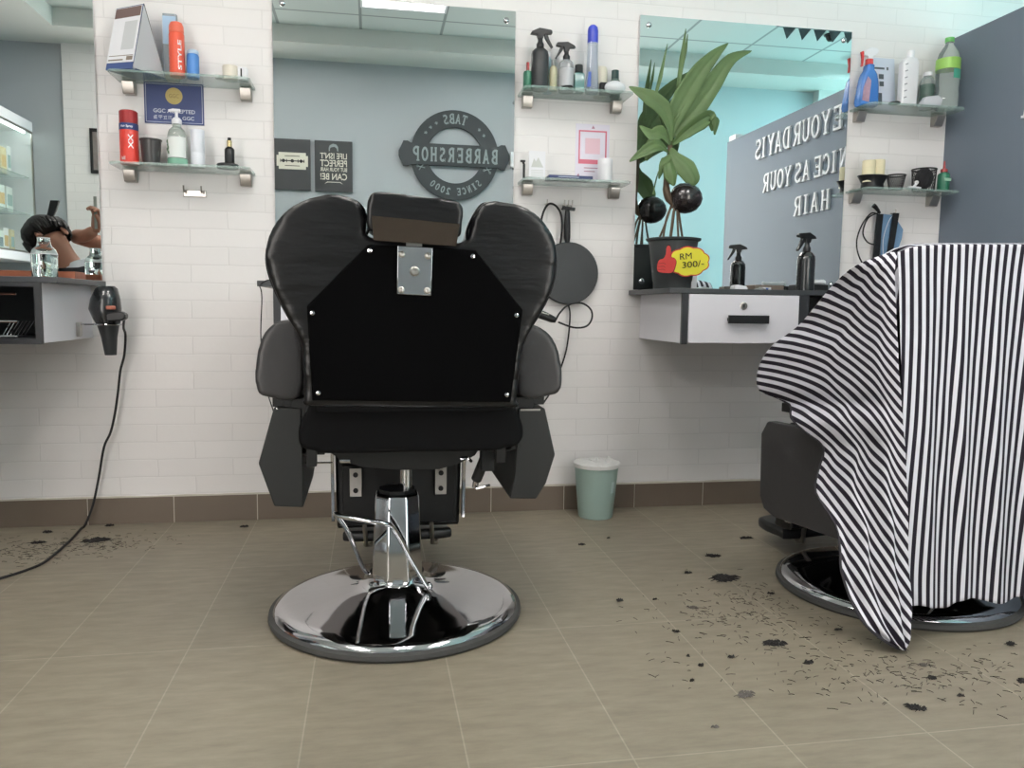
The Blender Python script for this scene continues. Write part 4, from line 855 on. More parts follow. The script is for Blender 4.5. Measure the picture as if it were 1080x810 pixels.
# length runs from front-left to back-right; cross-section is a triangle
d = Vector((.80, .60, 0)).normalized(); nrm = Vector((d.y, -d.x, 0))
c0 = Vector((-.895, -.118, z)); Lc = .125; wd = .085; hc = .235
def q(l, s_, h_): return c0+d*l+nrm*s_+Vector((0, 0, h_))
tri = lambda l: [q(l, 0, 0), q(l, wd, 0), q(l, wd*.5, hc)]
# shell panels
def panel(mb, a, b_, c_, e, th=.0015):
    n_ = (b_-a).cross(c_-a).normalized()*th
    mb.loft([[a, b_, c_, e], [a+n_, b_+n_, c_+n_, e+n_]])
c0 = Vector((-.872, -.020, z)); d = Vector((.42, -.80, 0)).normalized(); d = Vector((1, 0, 0))
# the printed side faces the camera and left, the open triangular end faces right
d = Vector((.50, -.25, 0)).normalized()
E1 = [Vector((-.893, -.105, z)), Vector((-.800, -.150, z)), Vector((-.757, -.147, z+.238)), Vector((-.858, -.075, z+.222))]
E2 = [Vector((-.712, -.052, z)), Vector((-.735, -.075, z+.236))]
E1 = [Vector((-.885, -.118, z)), Vector((-.792, -.149, z+.018)), Vector((-.768, -.085, z+.235)), Vector((-.862, -.055, z+.222))]
BR = Vector((-.715, -.050, z)); BL = Vector((-.81, -.012, z))
FR = Vector((-.792, -.149, z+.002))
E1[1] = FR
mb = MB()
panel(mb, E1[0], FR, E1[2], E1[3]); panel(mb, BR, BL, E1[3], E1[2]); panel(mb, E1[0], BL, BR, FR)
mb.build('board', mat('calendar_board', (66, 82, 128), .5), t, smooth=False)
def onface(u, v, e=.0018):
    a = E1[0].lerp(FR, u); b_ = E1[3].lerp(E1[2], u); n_ = (FR-E1[0]).cross(E1[3]-E1[0]).normalized()
    if n_.y > 0: n_ = -n_
    return a.lerp(b_, v)+n_*e
def facequad(u0, u1, v0, v1, e, th=.0006):
    return [[onface(u0, v0, e), onface(u1, v0, e), onface(u1, v1, e), onface(u0, v1, e)], [onface(u0, v0, e+th), onface(u1, v0, e+th), onface(u1, v1, e+th), onface(u0, v1, e+th)]]
MB().loft(facequad(.0, 1.0, .10, .985, .002)).build('page', M_PAPER, t, smooth=False)
MB().loft(facequad(.02, .98, .82, .975, .003)).build('header', mat('calendar_header', (112, 92, 88), .6), t, smooth=False)
pm = MB()
for u0, u1, v0, v1 in ((.05, .95, .2, .21), (.05, .6, .13, .15), (.72, .95, .13, .19)): pm.loft(facequad(u0, u1, v0, v1, .003))
pm.build('print', mat('calendar_print', (132, 120, 108), .6), t, smooth=False)
MB().loft(facequad(.45, .92, .3, .75, .003)).build('sketch', mat('calendar_sketch', (196, 198, 200), .7), t, smooth=False)
gs = MB(); gs.loft([[FR+Vector((.001, 0, .003)), BR+Vector((.001, 0, .003)), E1[2]+Vector((.001, 0, -.004))], [FR+Vector((.003, -.001, .003)), BR+Vector((.003, -.001, .003)), E1[2]+Vector((.003, -.001, -.004))]])
gs.build('end_flap', mat('calendar_grey', (176, 180, 184), .6), t, smooth=False)
gs = MB(); gs.tube([BR+Vector((.002, 0, .002)), E1[2]+Vector((.002, 0, .002))], .0016, 6).build('edge_binding', M_BLK, t)
t = thing('cup_stack', (-.70, -.05, z), 'tall clear packet with blue top printed panel behind the tent calendar', 'packet')
MB().loft(puff([(-.722, z+.0005), (-.668, z+.0005), (-.672, z+.225), (-.718, z+.225)], -.044, -.012, .008, 3)).build('packet', mat('cloudy_plastic', (190, 200, 208), .2, trans=.5), t)
MB().box(-.717, -.673, -.0456, -.0442, z+.12, z+.215).build('label', mat('pale_blue_print', (158, 186, 212), .4), t, smooth=False)
pm = MB()
for i in range(7): pm.ball((-.695+.004*(i % 2), -.0455, z+.02+i*.015), (.004, .002, .004), 8, 6)
pm.build('ribs', M_WHITE, t)
def spray_can(c, r, h, body, cap, label, cat='can', dome=True, band=None, stripe=None, caph=.2):
    t = thing('spray_can', c, label, cat)
    hb = h*(1-caph)
    MB().lathe([(.001, 0), (r-.002, 0), (r, .002), (r, hb-.006), (r-.003, hb), (.001, hb)], c, 28).build('body', body, t)
    cc = (c[0], c[1], c[2]+hb)
    pr = [(.001, .0003), (r-.0015, .0003), (r-.001, .004), (r-.0015, h*caph*.6), (r*.75, h*caph*.9), (r*.4, h*caph), (.001, h*caph)] if dome else [(.001, .0003), (r-.0005, .0003), (r-.0005, h*caph-.004), (r-.004, h*caph), (.001, h*caph)]
    MB().lathe(pr, cc, 28).build('cap', cap, t)
    if band:
        MB().lathe([(r-.001, 0), (r+.0006, 0), (r+.0006, band[2]), (r-.001, band[2])], (c[0], c[1], c[2]+band[1]), 28).build('band', band[0], t)
    return t
def curved_text(mb, body, c, r, z0, h_, a0, a1, vertical=True):
    """lettering wrapped on a can; a = angle of the camera-facing side (-pi/2)"""
    vs, fs = text_mesh(body, 1, 0, .02)
    x0 = min(v.x for v in vs); x1 = max(v.x for v in vs); y0 = min(v.y for v in vs); y1 = max(v.y for v in vs); o_ = []
    for v in vs:
        a = (v.x-x0)/(x1-x0); b = (v.y-y0)/(y1-y0)
        if vertical: ang = a0+(a1-a0)*(1-b); zz = z0+h_*a
        else: ang = a0+(a1-a0)*a; zz = z0+h_*b
        o_.append((c[0]+(r+.0008)*math.cos(ang), c[1]+(r+.0008)*math.sin(ang), c[2]+zz))
    mb.add(o_, fs)
M_ORANGE = mat('orange_red_tin', (212, 84, 60), .35); M_DBLUE = mat('deep_blue', (44, 58, 110), .4)
c = (-.664, -.08, z); t = spray_can(c, .0255, .185, M_ORANGE, mat('orange_cap', (216, 104, 80), .35), 'orange red aerosol can with domed cap on the upper left shelf')
mb = MB(); curved_text(mb, 'STYLE', c, .0255, .02, .10, -1.25, -.75); mb.build('lettering', M_WHITE, t, smooth=False)
c = (-.614, -.07, z); spray_can(c, .021, .098, mat('sky_blue_tin', (72, 128, 196), .35), mat('silver_cap', (170, 190, 210), .3), 'short blue aerosol can beside the orange red can', caph=.16)
t = thing('cosmetic_jar', (-.475, -.075, z), 'off white cosmetic jar and box at the right end of the upper left shelf', 'jar')
MB().lathe([(.001, 0), (.026, 0), (.027, .003), (.027, .048), (.024, .05), (.001, .05)], (-.488, -.075, z), 24).build('body', mat('ivory_plastic', (222, 214, 200), .4), t)
MB().box(-.462, -.43, -.09, -.06, z, z+.046).build('carton', M_WHITE, t, bevel=.002)
MB().box(-.452, -.447, -.0912, -.0902, z+.012, z+.04).build('carton_mark', M_BLK, t, smooth=False)
one('jar_lid', MB().lathe([(.001, 0), (.014, 0), (.014, .012), (.001, .012)], (-.523, -.09, z), 20), mat('frosted_lid', (200, 196, 190), .4), 'small pale lid lying beside the off white jar', 'lid')
# ---- notice under the upper left shelf
t = thing('blue_notice', (-.695, 0, 1.455), 'dark blue notice with gold coin reading GGC ACCEPTED', 'notice')
def wallq(mb, x0, x1, z0, z1, y0, y1): return mb.box(x0, x1, y1, y0, z0, z1)
MB().box(-.796, -.594, -.003, -.0008, 1.458, 1.602).build('card', mat('notice_blue', (50, 66, 116), .4), t, smooth=False)
mb = MB()
for a in ((-.791, -.599, 1.463, 1.4645), (-.791, -.599, 1.5955, 1.597), (-.791, -.7895, 1.463, 1.597), (-.6005, -.599, 1.463, 1.597)): mb.box(a[0], a[1], -.0036, -.003, a[2], a[3])
text(mb, 'GGC ACCEPTED', (-.695, -.0031, 1.503), (1, 0, 0), (0, 0, 1), .142, .014, .0006, .02)
text(mb, 'GGC', (-.648, -.0031, 1.480), (1, 0, 0), (0, 0, 1), .04, .013, .0006, .02)
x = -.765
def glyph(x, z, k):  # small square characters
    for s_ in k: mb.box(x+s_[0]*.012, x+s_[1]*.012, -.0036, -.003, z+s_[2]*.013, z+s_[3]*.013)
K = [[(.0, .18, 0, .8), (.3, 1, .85, 1), (.3, 1, .45, .58), (.3, .45, 0, .9), (.6, .75, .1, 1), (.3, 1, 0, .12)], [(0, 1, .85, 1), (.42, .56, 0, 1), (0, 1, .45, .58), (0, .14, .5, .85), (.86, 1, .5, .85)], [(0, 1, .7, .82), (.2, .34, 0, .7), (.62, .78, 0, 1), (0, 1, 0, .12)], [(0, .14, 0, 1), (.3, 1, .8, .92), (.55, .7, 0, .9), (.3, 1, .4, .5)], [(0, 1, .45, .58), (.42, .58, 0, 1), (.1, .3, .1, .25), (.7, .9, .1, .25)]]
for i, g_ in enumerate(K): glyph(-.765+i*.0165, 1.474, g_)
mb.build('lettering', mat('notice_lettering', (200, 204, 214), .5), t, smooth=False)
MB().lathe([(.001, 0), (.029, 0), (.029, .001), (.001, .001)], (-.695, -.0031, 1.556), 32, RX).build('gold_coin', mat('gold_print', (186, 166, 96), .35), t)
mb = MB(); text(mb, 'GGC', (-.695, -.0043, 1.556), (1, 0, 0), (0, 0, 1), .034, .014, .0004, .01); mb.build('coin_lettering', mat('gold_dark', (146, 124, 66), .4), t, smooth=False)
# ---- left lower shelf
z = ZL2+.0004
c = (-.829, -.08, z); t = spray_can(c, .0305, .182, mat('scarlet_tin', (206, 62, 52), .35), mat('maroon_cap', (150, 38, 40), .4), 'large red hairspray can with dark blue band on the lower left shelf', dome=False, band=(M_DBLUE, .115, .022), caph=.24)
mb = MB(); curved_text(mb, 'XX', c, .0305, .05, .05, -1.4, -.9); mb.build('white_motif', M_WHITE, t, smooth=False)
mb = MB(); curved_text(mb, 'Hair Spray', c, .0312, .120, .010, -2.2, -.9, False); mb.build('lettering', M_WHITE, t, smooth=False)
mb = MB(); curved_text(mb, 'hold', c, .0308, .012, .014, -2.2, -1.75, False); mb.build('small_print', M_WHITE, t, smooth=False)
one('plastic_cup', MB().lathe([(.001, 0), (.028, 0), (.0345, .082), (.037, .084), (.037, .088), (.034, .088), (.0265, .004), (.001, .004)], (-.757, -.085, z), 32), mat('smoky_grey', (64, 62, 62), .3), 'dark grey tapered plastic cup beside the red hairspray can', 'cup')
t = thing('pump_bottle', (-.671, -.08, z), 'clear pump bottle with white label and green base on the lower left shelf', 'bottle')
c = (-.671, -.08, z)
MB().lathe([(.001, 0), (.030, 0), (.0325, .004), (.0325, .105), (.026, .125), (.015, .135), (.0145, .145), (.001, .145)], c, 32).build('bottle', mat('cloudy_clear', (206, 216, 210), .12, trans=.7), t)
MB().lathe([(.001, 0), (.0335, .0), (.0335, .022), (.001, .022)], (c[0], c[1], c[2]+.003), 32).build('green_base', mat('mint_liquid', (150, 206, 180), .2, trans=.3), t)
lb = MB(); rg = []
for k in range(15):
    a = -2.7+k*2.3/14; rg.append([(c[0]+rr_*math.cos(a), c[1]+rr_*math.sin(a), c[2]+zz) for rr_, zz in ((.0328, .028), (.0337, .028), (.0337, .098), (.0328, .098))])
lb.loft(rg); lb.build('label', mat('label_white', (226, 230, 228), .5), t)
mb = MB()
for a, zz in ((-2.5, .055), (-2.42, .07), (-2.5, .082), (-2.35, .06), (-2.3, .045)): mb.ball((c[0]+.034*math.cos(a), c[1]+.034*math.sin(a), c[2]+zz), (.004, .0015, .007), 8, 6)
mb.build('leaf_print', mat('olive_print', (88, 104, 84), .6), t)
mb = MB().lathe([(.001, 0), (.0165, 0), (.017, .014), (.010, .022), (.005, .024), (.0045, .042), (.001, .042)], (c[0], c[1], c[2]+.1455), 20)
mb.tube([(c[0]-.026, c[1]-.004, c[2]+.190), (c[0]-.012, c[1], c[2]+.193), (c[0]+.012, c[1], c[2]+.192)], [.0035, .006, .006], 10)
mb.build('pump', M_WHITE, t)
one('paper_roll', MB().lathe([(.008, 0), (.023, 0), (.0235, .002), (.0235, .048), (.0228, .05), (.0235, .052), (.0235, .128), (.022, .13), (.008, .13)], (-.604, -.075, z), 28), mat('tissue_white', (222, 224, 232), .7), 'upright white paper neck strip roll between pump bottle and dropper', 'roll')
one('round_tin', cyl((-.503, -.08, z), .038, .016), M_BLKP, 'flat black round tin under the small black dropper bottle', 'tin')
c = (-.496, -.08, z+.0165); t = thing('dropper_bottle', c, 'small black bottle with gold collar standing on the flat round tin', 'bottle')
MB().lathe([(.001, 0), (.016, 0), (.017, .002), (.017, .05), (.013, .056), (.0085, .059), (.001, .059)], c, 24).build('bottle', M_BLKP, t)
MB().lathe([(.001, 0), (.009, 0), (.009, .022), (.001, .022)], (c[0], c[1], c[2]+.0592), 20).build('collar', mat('pale_gold', (206, 184, 140), .25, metal=.8), t)
MB().lathe([(.001, 0), (.0065, 0), (.006, .01), (.001, .011)], (c[0], c[1], c[2]+.0813), 16).build('cap', M_BLK, t)
# hook plate under the lower left shelf
t = thing('wall_hook_plate', (-.632, 0, 1.205), 'small metal double hook plate on the brick wall under the lower left shelf', 'hook')
MB().box(-.672, -.592, -.005, -.0005, 1.203, 1.228).build('plate', M_STEEL, t, bevel=.002)
for x in (-.665, -.605): MB().tube([(x, -.005, 1.225), (x, -.022, 1.218), (x, -.028, 1.228), (x, -.03, 1.24)], .003, 8).build('hook', M_STEEL, t)
# ---- middle upper shelf
z = ZM1+.0004
def gel_bottle(c, r, h, body, capm, caph, label, square=False, capr=.55, lab=None):
    t = thing('gel_bottle', c, label, 'bottle')
    n_ = 4 if square else 24
    f = math.pi/4
    MB().lathe([(.001, 0), (r*.95, 0), (r, .003), (r, h*.78), (r*.85, h*.86), (r*capr, h*.9), (r*capr, h*.92), (.001, h*.92)], c, n_, rot=f).build('bottle', body, t, bevel=.003 if square else 0)
    MB().lathe([(.001, 0), (r*capr*1.15, 0), (r*capr*1.1, caph), (r*capr*.8, caph+.002), (.001, caph+.002)], (c[0], c[1], c[2]+h*.92+.0002), 20).build('cap', capm, t)
    if lab: MB().lathe([(r-.001, 0), (r+.0007, 0), (r+.0007, h*.4), (r-.001, h*.4)], (c[0], c[1], c[2]+h*.2), n_, rot=f).build('label', lab, t)
    return t
M_GREEN = mat('bottle_green', (44, 106, 82), .35); M_REDT = mat('dull_red', (150, 60, 60), .4)
t = gel_bottle((.580, -.075, z), .0175, .078, M_GREEN, M_REDT, .028, 'small green squeeze bottle with red tip at the far left of the crowded shelf', capr=.3)
def spray_bottle(c, r, h, m, hm, label, d, s=1.0, ring=True, extra=None):
    t = thing('spray_bottle', c, label, 'spray bottle')
    MB().lathe([(.001, 0), (r-.003, 0), (r, .003), (r, h*.84), (r*.92, h*.91), (r*.6, h*.975), (r*.45, h), (.001, h)], c, 32).build('bottle', m, t)
    if ring: MB().lathe([(r*.93, h*.905), (r*.62, h*.977), (r*.64, h*.98), (r*.95, h*.91)], c, 32).build('shoulder', M_CHROME if ring == 2 else m, t)
    hd = MB(); spray_head(hd, (c[0], c[1], c[2]+h+.0002), d, s); hd.build('trigger_head', hm, t, bevel=.0012)
    return t
M_SPRB = mat('glossy_black_plastic', (34, 36, 38), .22, coat=.4)
spray_bottle((.624, -.085, z), .033, .153, mat('matt_black_plastic', (44, 46, 48), .4), M_BLKP, 'black spray bottle with trigger, tallest on the crowded middle shelf', 1, 1.1, ring=0)
t = spray_bottle((.728, -.075, z), .0285, .12, mat('clear_spray_plastic', (214, 218, 222), .1, trans=.7), M_BLKP, 'clear spray bottle with black trigger head turned left on the middle shelf', -1, 1.0, ring=0)
MB().lathe([(.0282, .02), (.0290, .02), (.0290, .085), (.0282, .085)], (.728, -.075, z), 28).build('label', mat('silver_label', (178, 180, 184), .4), t)
t = gel_bottle((.676, -.085, z), .0145, .10, mat('pale_yellow_liquid', (226, 222, 190), .1, trans=.5), mat('grey_cap', (120, 124, 124), .3), .02, 'slim clear tube with yellow liquid beside the black spray bottle')
MB().lathe([(.001, 0), (.013, 0), (.013, .02), (.001, .02)], (.676, -.085, z+.001), 20).build('yellow_base', mat('yellow_liquid', (214, 204, 80), .2), t)
gel_bottle((.663, -.045, z), .017, .145, mat('light_blue_plastic', (160, 190, 202), .3), M_WHITE, .02, 'pale blue bottle standing behind the slim yellow tube')
gel_bottle((.776, -.08, z), .026, .082, mat('teal_tint', (120, 166, 164), .15, trans=.4), M_BLKP, .026, 'square teal bottle with black cap on the middle shelf', True, .52)
t = thing('tall_bottle', (.828, -.08, z), 'tall clear bottle with a rounded royal blue cap on the middle shelf', 'bottle')
c = (.828, -.08, z)
MB().lathe([(.001, 0), (.022, 0), (.025, .004), (.0255, .03), (.023, .07), (.021, .12), (.020, .185), (.001, .185)], c, 28).build('bottle', mat('clear_blue_plastic', (206, 214, 228), .08, trans=.75), t)
MB().lathe([(.001, 0), (.0205, 0), (.0205, .045), (.018, .058), (.010, .066), (.001, .068)], (c[0], c[1], c[2]+.1852), 24).build('cap', mat('royal_blue', (56, 70, 178), .3), t)
lb = MB(); lb.loft([[(c[0]-.022, c[1]-.014, c[2]+.02), (c[0]-.010, c[1]-.025, c[2]+.02), (c[0]-.010, c[1]-.0235, c[2]+.075), (c[0]-.018, c[1]-.016, c[2]+.075)], [(c[0]-.023, c[1]-.0155, c[2]+.02), (c[0]-.0105, c[1]-.0265, c[2]+.02), (c[0]-.0105, c[1]-.025, c[2]+.075), (c[0]-.019, c[1]-.0175, c[2]+.075)]])
lb.build('label', mat('blue_print', (84, 108, 184), .4), t, smooth=False)
one('talc_cup', MB().lathe([(.001, 0), (.026, 0), (.028, .1), (.024, .112), (.001, .112)], (.873, -.035, z), 24), mat('cream_cup', (214, 208, 192), .5), 'cream coloured tub at the back behind the royal blue capped bottle', 'tub')
one('dark_box', MB().box(.862, .905, -.085, -.062, z, z+.045), M_BLK, 'small black box between the blue capped bottle and the white pouch', 'box', bevel=.002)
one('white_pouch', MB().ball((.915, -.095, z+.0245), (.041, .026, .0245), 22, 14), mat('white_pouch_plastic', (214, 216, 220), .25, bump=.4, bscale=40), 'shiny crumpled white pouch at the right end of the middle shelf', 'pouch')
gel_bottle((.930, -.045, z), .021, .075, mat('grey_green_bottle', (110, 128, 122), .2, trans=.3), mat('dark_green_cap', (38, 62, 60), .3), .032, 'bottle with dark green cap standing behind the white pouch', capr=.62)
t = thing('hair_clip', (.722, -.125, z), 'little black hair clip lying on the front of the middle shelf', 'clip')
MB().tube([(.70, -.128, z+.0035), (.715, -.128, z+.010), (.738, -.125, z+.012), (.742, -.125, z+.004)], .0035, 8).tube([(.738, -.12, z+.004), (.728, -.12, z+.014)], .006, 8).build('grip', M_BLK, t)
# ---- pink framed notice (square code left out)
t = thing('framed_notice', (.857, 0, 1.33), 'white notice sheet with a pink square frame below the middle shelf', 'notice')
MB().box(.789, .926, -.002, -.0006, 1.315, 1.538).build('sheet', mat('sheet_white', (224, 220, 232), .6), t, smooth=False)
M_PINK = mat('rose_pink', (206, 112, 132), .5)
mb = MB()
for a in ((.801, .915, 1.508, 1.514), (.801, .915, 1.385, 1.402), (.801, .807, 1.402, 1.508), (.909, .915, 1.402, 1.508)): mb.box(a[0], a[1], -.0028, -.002, a[2], a[3])
mb.build('pink_frame', M_PINK, t, smooth=False)
MB().box(.828, .888, -.0026, -.002, 1.424, 1.484).build('blank_panel', mat('pale_pink', (224, 190, 202), .6), t, smooth=False)
mb = MB().prism([(.852, 1.521), (.866, 1.521), (.859, 1.533)], 'xz', -.0028, -.002).prism([(.793, 1.333), (.809, 1.333), (.803, 1.348)], 'xz', -.0028, -.002)
mb.box(.825, .89, -.0026, -.002, 1.368, 1.371).box(.825, .87, -.0026, -.002, 1.355, 1.358)
mb.build('small_marks', mat('mauve_print', (170, 120, 140), .6), t, smooth=False)
# ---- middle lower shelf
z = ZM2+.0004
t = thing('card_stand', (.618, -.09, z), 'white folded card with faint hill drawing on the lower middle shelf', 'card')
MB().box(.586, .650, -.092, -.088, z, z+.105).build('card', M_WHITE, t, smooth=False)
mb = MB().prism([(.595, z+.045), (.605, z+.078), (.613, z+.066), (.622, z+.082), (.634, z+.06), (.642, z+.045)], 'xz', -.0928, -.0921)
for i in range(4): mb.box(.595, .642, -.0926, -.0921, z+.012+i*.007, z+.014+i*.007)
mb.build('print', mat('faint_print', (198, 200, 196), .6), t, smooth=False)
one('razor', MB().tube([(.566, -.1, z+.002), (.566, -.1, z+.052), (.562, -.1, z+.062)], .0045, 8).obox((.561, -.1, z+.064), (.018, .008, .007)), M_BLK, 'thin black razor standing at the left end of the lower middle shelf', 'razor')
t = thing('booklet', (.74, -.1, z), 'navy blue booklet lying flat on the lower middle shelf', 'booklet')
MB().obox((.74, -.095, z+.007), (.17, .085, .012), 0, 0, 0).build('cover', mat('navy_cover', (48, 60, 104), .4), t, bevel=.002)
mb = MB(); 
mb.box(.69, .77, -.1385, -.1376, z+.005, z+.008).build('spine_print', mat('silver_print', (170, 178, 196), .4), t, smooth=False)
MB().obox((.75, -.06, z+.016), (.14, .06, .004)).build('loose_sheet', M_PAPER, t, smooth=False)
t = thing('white_tub', (.885, -.09, z), 'white screw top tub on the lower middle shelf in front of the notice', 'tub')
MB().lathe([(.001, 0), (.027, 0), (.028, .003), (.028, .066), (.001, .066)], (.885, -.09, z), 28).build('tub', M_WHITE, t)
MB().lathe([(.001, 0), (.0285, 0), (.0285, .018), (.0265, .021), (.001, .021)], (.885, -.09, z+.0662), 28).build('lid', M_WHITE, t)
# ---- right upper shelf
z = ZR1+.0004
t = thing('cleaner_bottle', (1.99, -.10, z), 'blue glass cleaner bottle with red and white trigger at the shelf end', 'spray bottle')
bo = [(-.046, 0), (.030, 0), (.036, .03), (.034, .09), (.024, .13), (.012, .145), (.010, .165), (-.016, .165), (-.02, .145), (-.035, .12), (-.046, .06)]
bo = [(p.x+2.0, p.y+z+.0005) for p in spline(bo, 3, True)]
bo = [(a, max(b, z+.0004)) for a, b in bo]
MB().loft(puff(bo, -.082, -.037, .01, 3)).build('bottle', mat('cleaner_blue', (58, 112, 182), .25), t)
MB().prism([(1.960, z+.02), (1.990, z+.015), (1.995, z+.1), (1.98, z+.115), (1.963, z+.07)], 'xz', -.0838, -.0822).build('label', mat('cleaner_label', (170, 140, 156), .5, var=.4, vscale=60), t, smooth=False)
MB().lathe([(.001, 0), (.016, 0), (.015, .022), (.001, .022)], (1.997, -.0595, z+.166), 20).build('red_collar', mat('bright_red', (192, 52, 52), .4), t)
hd = MB().loft([[(1.997+a, yy, z+.189+b) for a, b in ((-.03, .012), (-.022, .034), (.0, .046), (.026, .044), (.036, .036), (.03, .022), (.012, .012), (.012, 0), (-.01, 0), (-.012, .010))] for yy in (-.069, -.050)])
hd.build('trigger_head', M_WHITE, t, bevel=.002)
MB().loft([[(1.997+a, yy, z+.189+b) for a, b in ((-.04, .026), (-.03, .03), (-.026, .012), (-.03, -.03), (-.036, -.03), (-.034, .0))] for yy in (-.064, -.055)]).build('trigger', mat('bright_red', (0, 0, 0)), t)
t = thing('poster_card', (2.07, -.03, z), 'white instruction sheet with dark pictures leaning behind the white bottle', 'sheet')
MB().loft([[(2.03, -.03, z), (2.145, -.03, z), (2.145, -.006, z+.215), (2.03, -.006, z+.215)], [(2.03, -.032, z), (2.145, -.032, z), (2.145, -.008, z+.215), (2.03, -.008, z+.215)]]).build('sheet', mat('bluish_sheet', (208, 214, 228), .5), t, smooth=False)
mb = MB(); 
def sq(x0, x1, z0, z1):
    yy = lambda zz: -.0325+.024*(zz)/.215
    mb.loft([[(x0, yy(z0)-.0001, z+z0), (x1, yy(z0)-.0001, z+z0), (x1, yy(z1)-.0001, z+z1), (x0, yy(z1)-.0001, z+z1)], [(x0, yy(z0)-.0007, z+z0), (x1, yy(z0)-.0007, z+z0), (x1, yy(z1)-.0007, z+z1), (x0, yy(z1)-.0007, z+z1)]])
for x0, x1, a, b in ((2.045, 2.065, .128, .148), (2.072, 2.094, .128, .148), (2.048, 2.07, .098, .118), (2.074, 2.094, .098, .118), (2.045, 2.098, .168, .176), (2.108, 2.116, .166, .178), (2.055, 2.085, .02, .07)): sq(x0, x1, a, b)
mb.build('print', mat('sheet_print', (78, 86, 92), .6), t, smooth=False)
t = thing('white_bottle', (2.145, -.1, z), 'white flat sided bottle lying forward, in the middle of the shelf by the partition', 'bottle')
MB().loft(puff([(2.108, z+.0005), (2.178, z+.0005), (2.18, z+.17), (2.168, z+.19), (2.128, z+.19), (2.11, z+.17)], -.125, -.085, .009, 3)).build('bottle', mat('milky_white', (232, 232, 236), .3), t)
MB().lathe([(.001, 0), (.015, 0), (.014, .028), (.001, .029)], (2.15, -.105, z+.1905), 20).build('cap', M_WHITE, t)
mb = MB()
for i in range(6): mb.obox((2.121, -.1256, z+.03+i*.026), (.013, .0008, .004), 0, 0, -.4)
mb.build('print', mat('grey_marks', (140, 142, 150), .6), t, smooth=False)
one('clay_tin', cyl((2.075, -.125, z), .022, .008, .002), M_BLKP, 'flat black tin on the shelf front beside the blue cleaner bottle', 'tin')
t = gel_bottle((2.255, -.075, z), .027, .145, mat('clear_hazy', (212, 220, 218), .1, trans=.7), M_WHITE, .014, 'clear bottle with a dark green photo label left of the large plastic bottle', capr=.6)
MB().lathe([(.0272, .035), (.028, .035), (.028, .098), (.0272, .098)], (2.255, -.075, z), 28).build('label', mat('photo_label', (72, 92, 84), .4, var=.6, vscale=30), t)
one('folded_cloth', MB().loft(puff([(2.19, z+.0005), (2.275, z+.0005), (2.285, z+.03), (2.262, z+.044), (2.21, z+.036)], -.14, -.105, .008, 3)), mat('pale_cloth', (196, 198, 204), .9), 'pale folded cloth on the shelf in front of the photo label bottle', 'cloth')
t = thing('plastic_bottle', (2.338, -.095, z), 'large clear plastic bottle with bright green cap beside the partition', 'bottle')
c = (2.330, -.095, z)
MB().lathe([(.001, 0), (.038, 0), (.044, .006), (.045, .06), (.043, .08), (.045, .10), (.045, .19), (.036, .225), (.020, .25), (.015, .258), (.015, .266), (.001, .266)], c, 32).build('bottle', mat('clear_pet', (222, 232, 230), .06, trans=.85, ior=1.2), t)
MB().lathe([(.001, 0), (.0175, 0), (.0175, .018), (.001, .019)], (c[0], c[1], c[2]+.2662), 24).build('cap', mat('lime_green', (98, 176, 92), .35), t)
MB().lathe([(.0445, .155), (.0465, .155), (.0465, .198), (.0445, .198)], c, 32).build('label', mat('lime_label', (150, 198, 96), .4), t)
MB().loft([[(c[0]+.0462*math.cos(a), c[1]+.0462*math.sin(a), c[2]+zz) for zz in (.115, .152)]+[(c[0]+.0472*math.cos(a), c[1]+.0472*math.sin(a), c[2]+zz) for zz in (.152, .115)] for a in [-1.75+.1*i for i in range(12)]]).build('teal_sticker', mat('teal_sticker', (76, 160, 136), .4), t)
# ---- right lower shelf
z = ZR2+.0004
t = thing('black_tray', (2.02, -.09, z), 'black oval tray holding cream rolls on the lower shelf by the partition', 'tray')
MB().lathe([(.001, 0), (.044, 0), (.045, .004), (.043, .02), (.058, .05), (.060, .052), (.056, .052), (.04, .024), (.001, .022)], (2.02, -.09, z), 32, sy=.8, sx=1.05).build('bowl', M_BLKP, t)
for i, (x, y, r_) in enumerate(((1.998, -.095, .026), (2.044, -.085, .0275))):
    tag(MB().lathe([(.006, 0), (r_, 0), (r_, .085+.006*i), (r_-.002, .087+.006*i), (.006, .087+.006*i)], (x, y, z+.0245), 28).build('wax_roll', mat('cream_wax', (228, 218, 184), .6)), ['shorter left cream roll standing in the black oval tray', 'taller right cream roll standing in the black oval tray'][i], 'roll', 'cream rolls in the black tray')
def mesh_cup(c, r0, r1, h, label, cat='pot'):
    t = thing('mesh_pot', c, label, cat); mb = MB()
    mb.tube([(c[0]+r1*math.cos(a), c[1]+r1*math.sin(a), c[2]+h) for a in [2*math.pi*k/28 for k in range(28)]], .003, 6, closed=True)
    mb.build('rim', M_BLK, t)
    mb = MB().lathe([(.001, 0), (r0, 0), (r0, .003), (.001, .003)], c, 28)
    for k in range(26):
        a = 2*math.pi*k/26
        for s_ in (-1, 1):
            a2 = a+s_*.7; mb.tube([(c[0]+(r0+(r1-r0)*q_)*math.cos(a+(a2-a)*q_), c[1]+(r0+(r1-r0)*q_)*math.sin(a+(a2-a)*q_), c[2]+.002+(h-.002)*q_) for q_ in (0, .33, .66, 1)], .0011, 4)
    mb.build('mesh', M_BLK, t)
    return t
mesh_cup((2.127, -.09, z), .026, .036, .058, 'black wire mesh pot beside the black oval tray')
mesh_cup((2.258, -.085, z), .042, .047, .088, 'larger black wire mesh pot stuffed with dark sponge')
tag(MB().ball((2.258, -.085, z+.052), (.036, .036, .044), 20, 14).build('sponge', mat('dark_sponge', (42, 42, 46), .9, bump=.6, bscale=90)), 'dark sponge stuffed in the larger wire mesh pot', 'sponge')
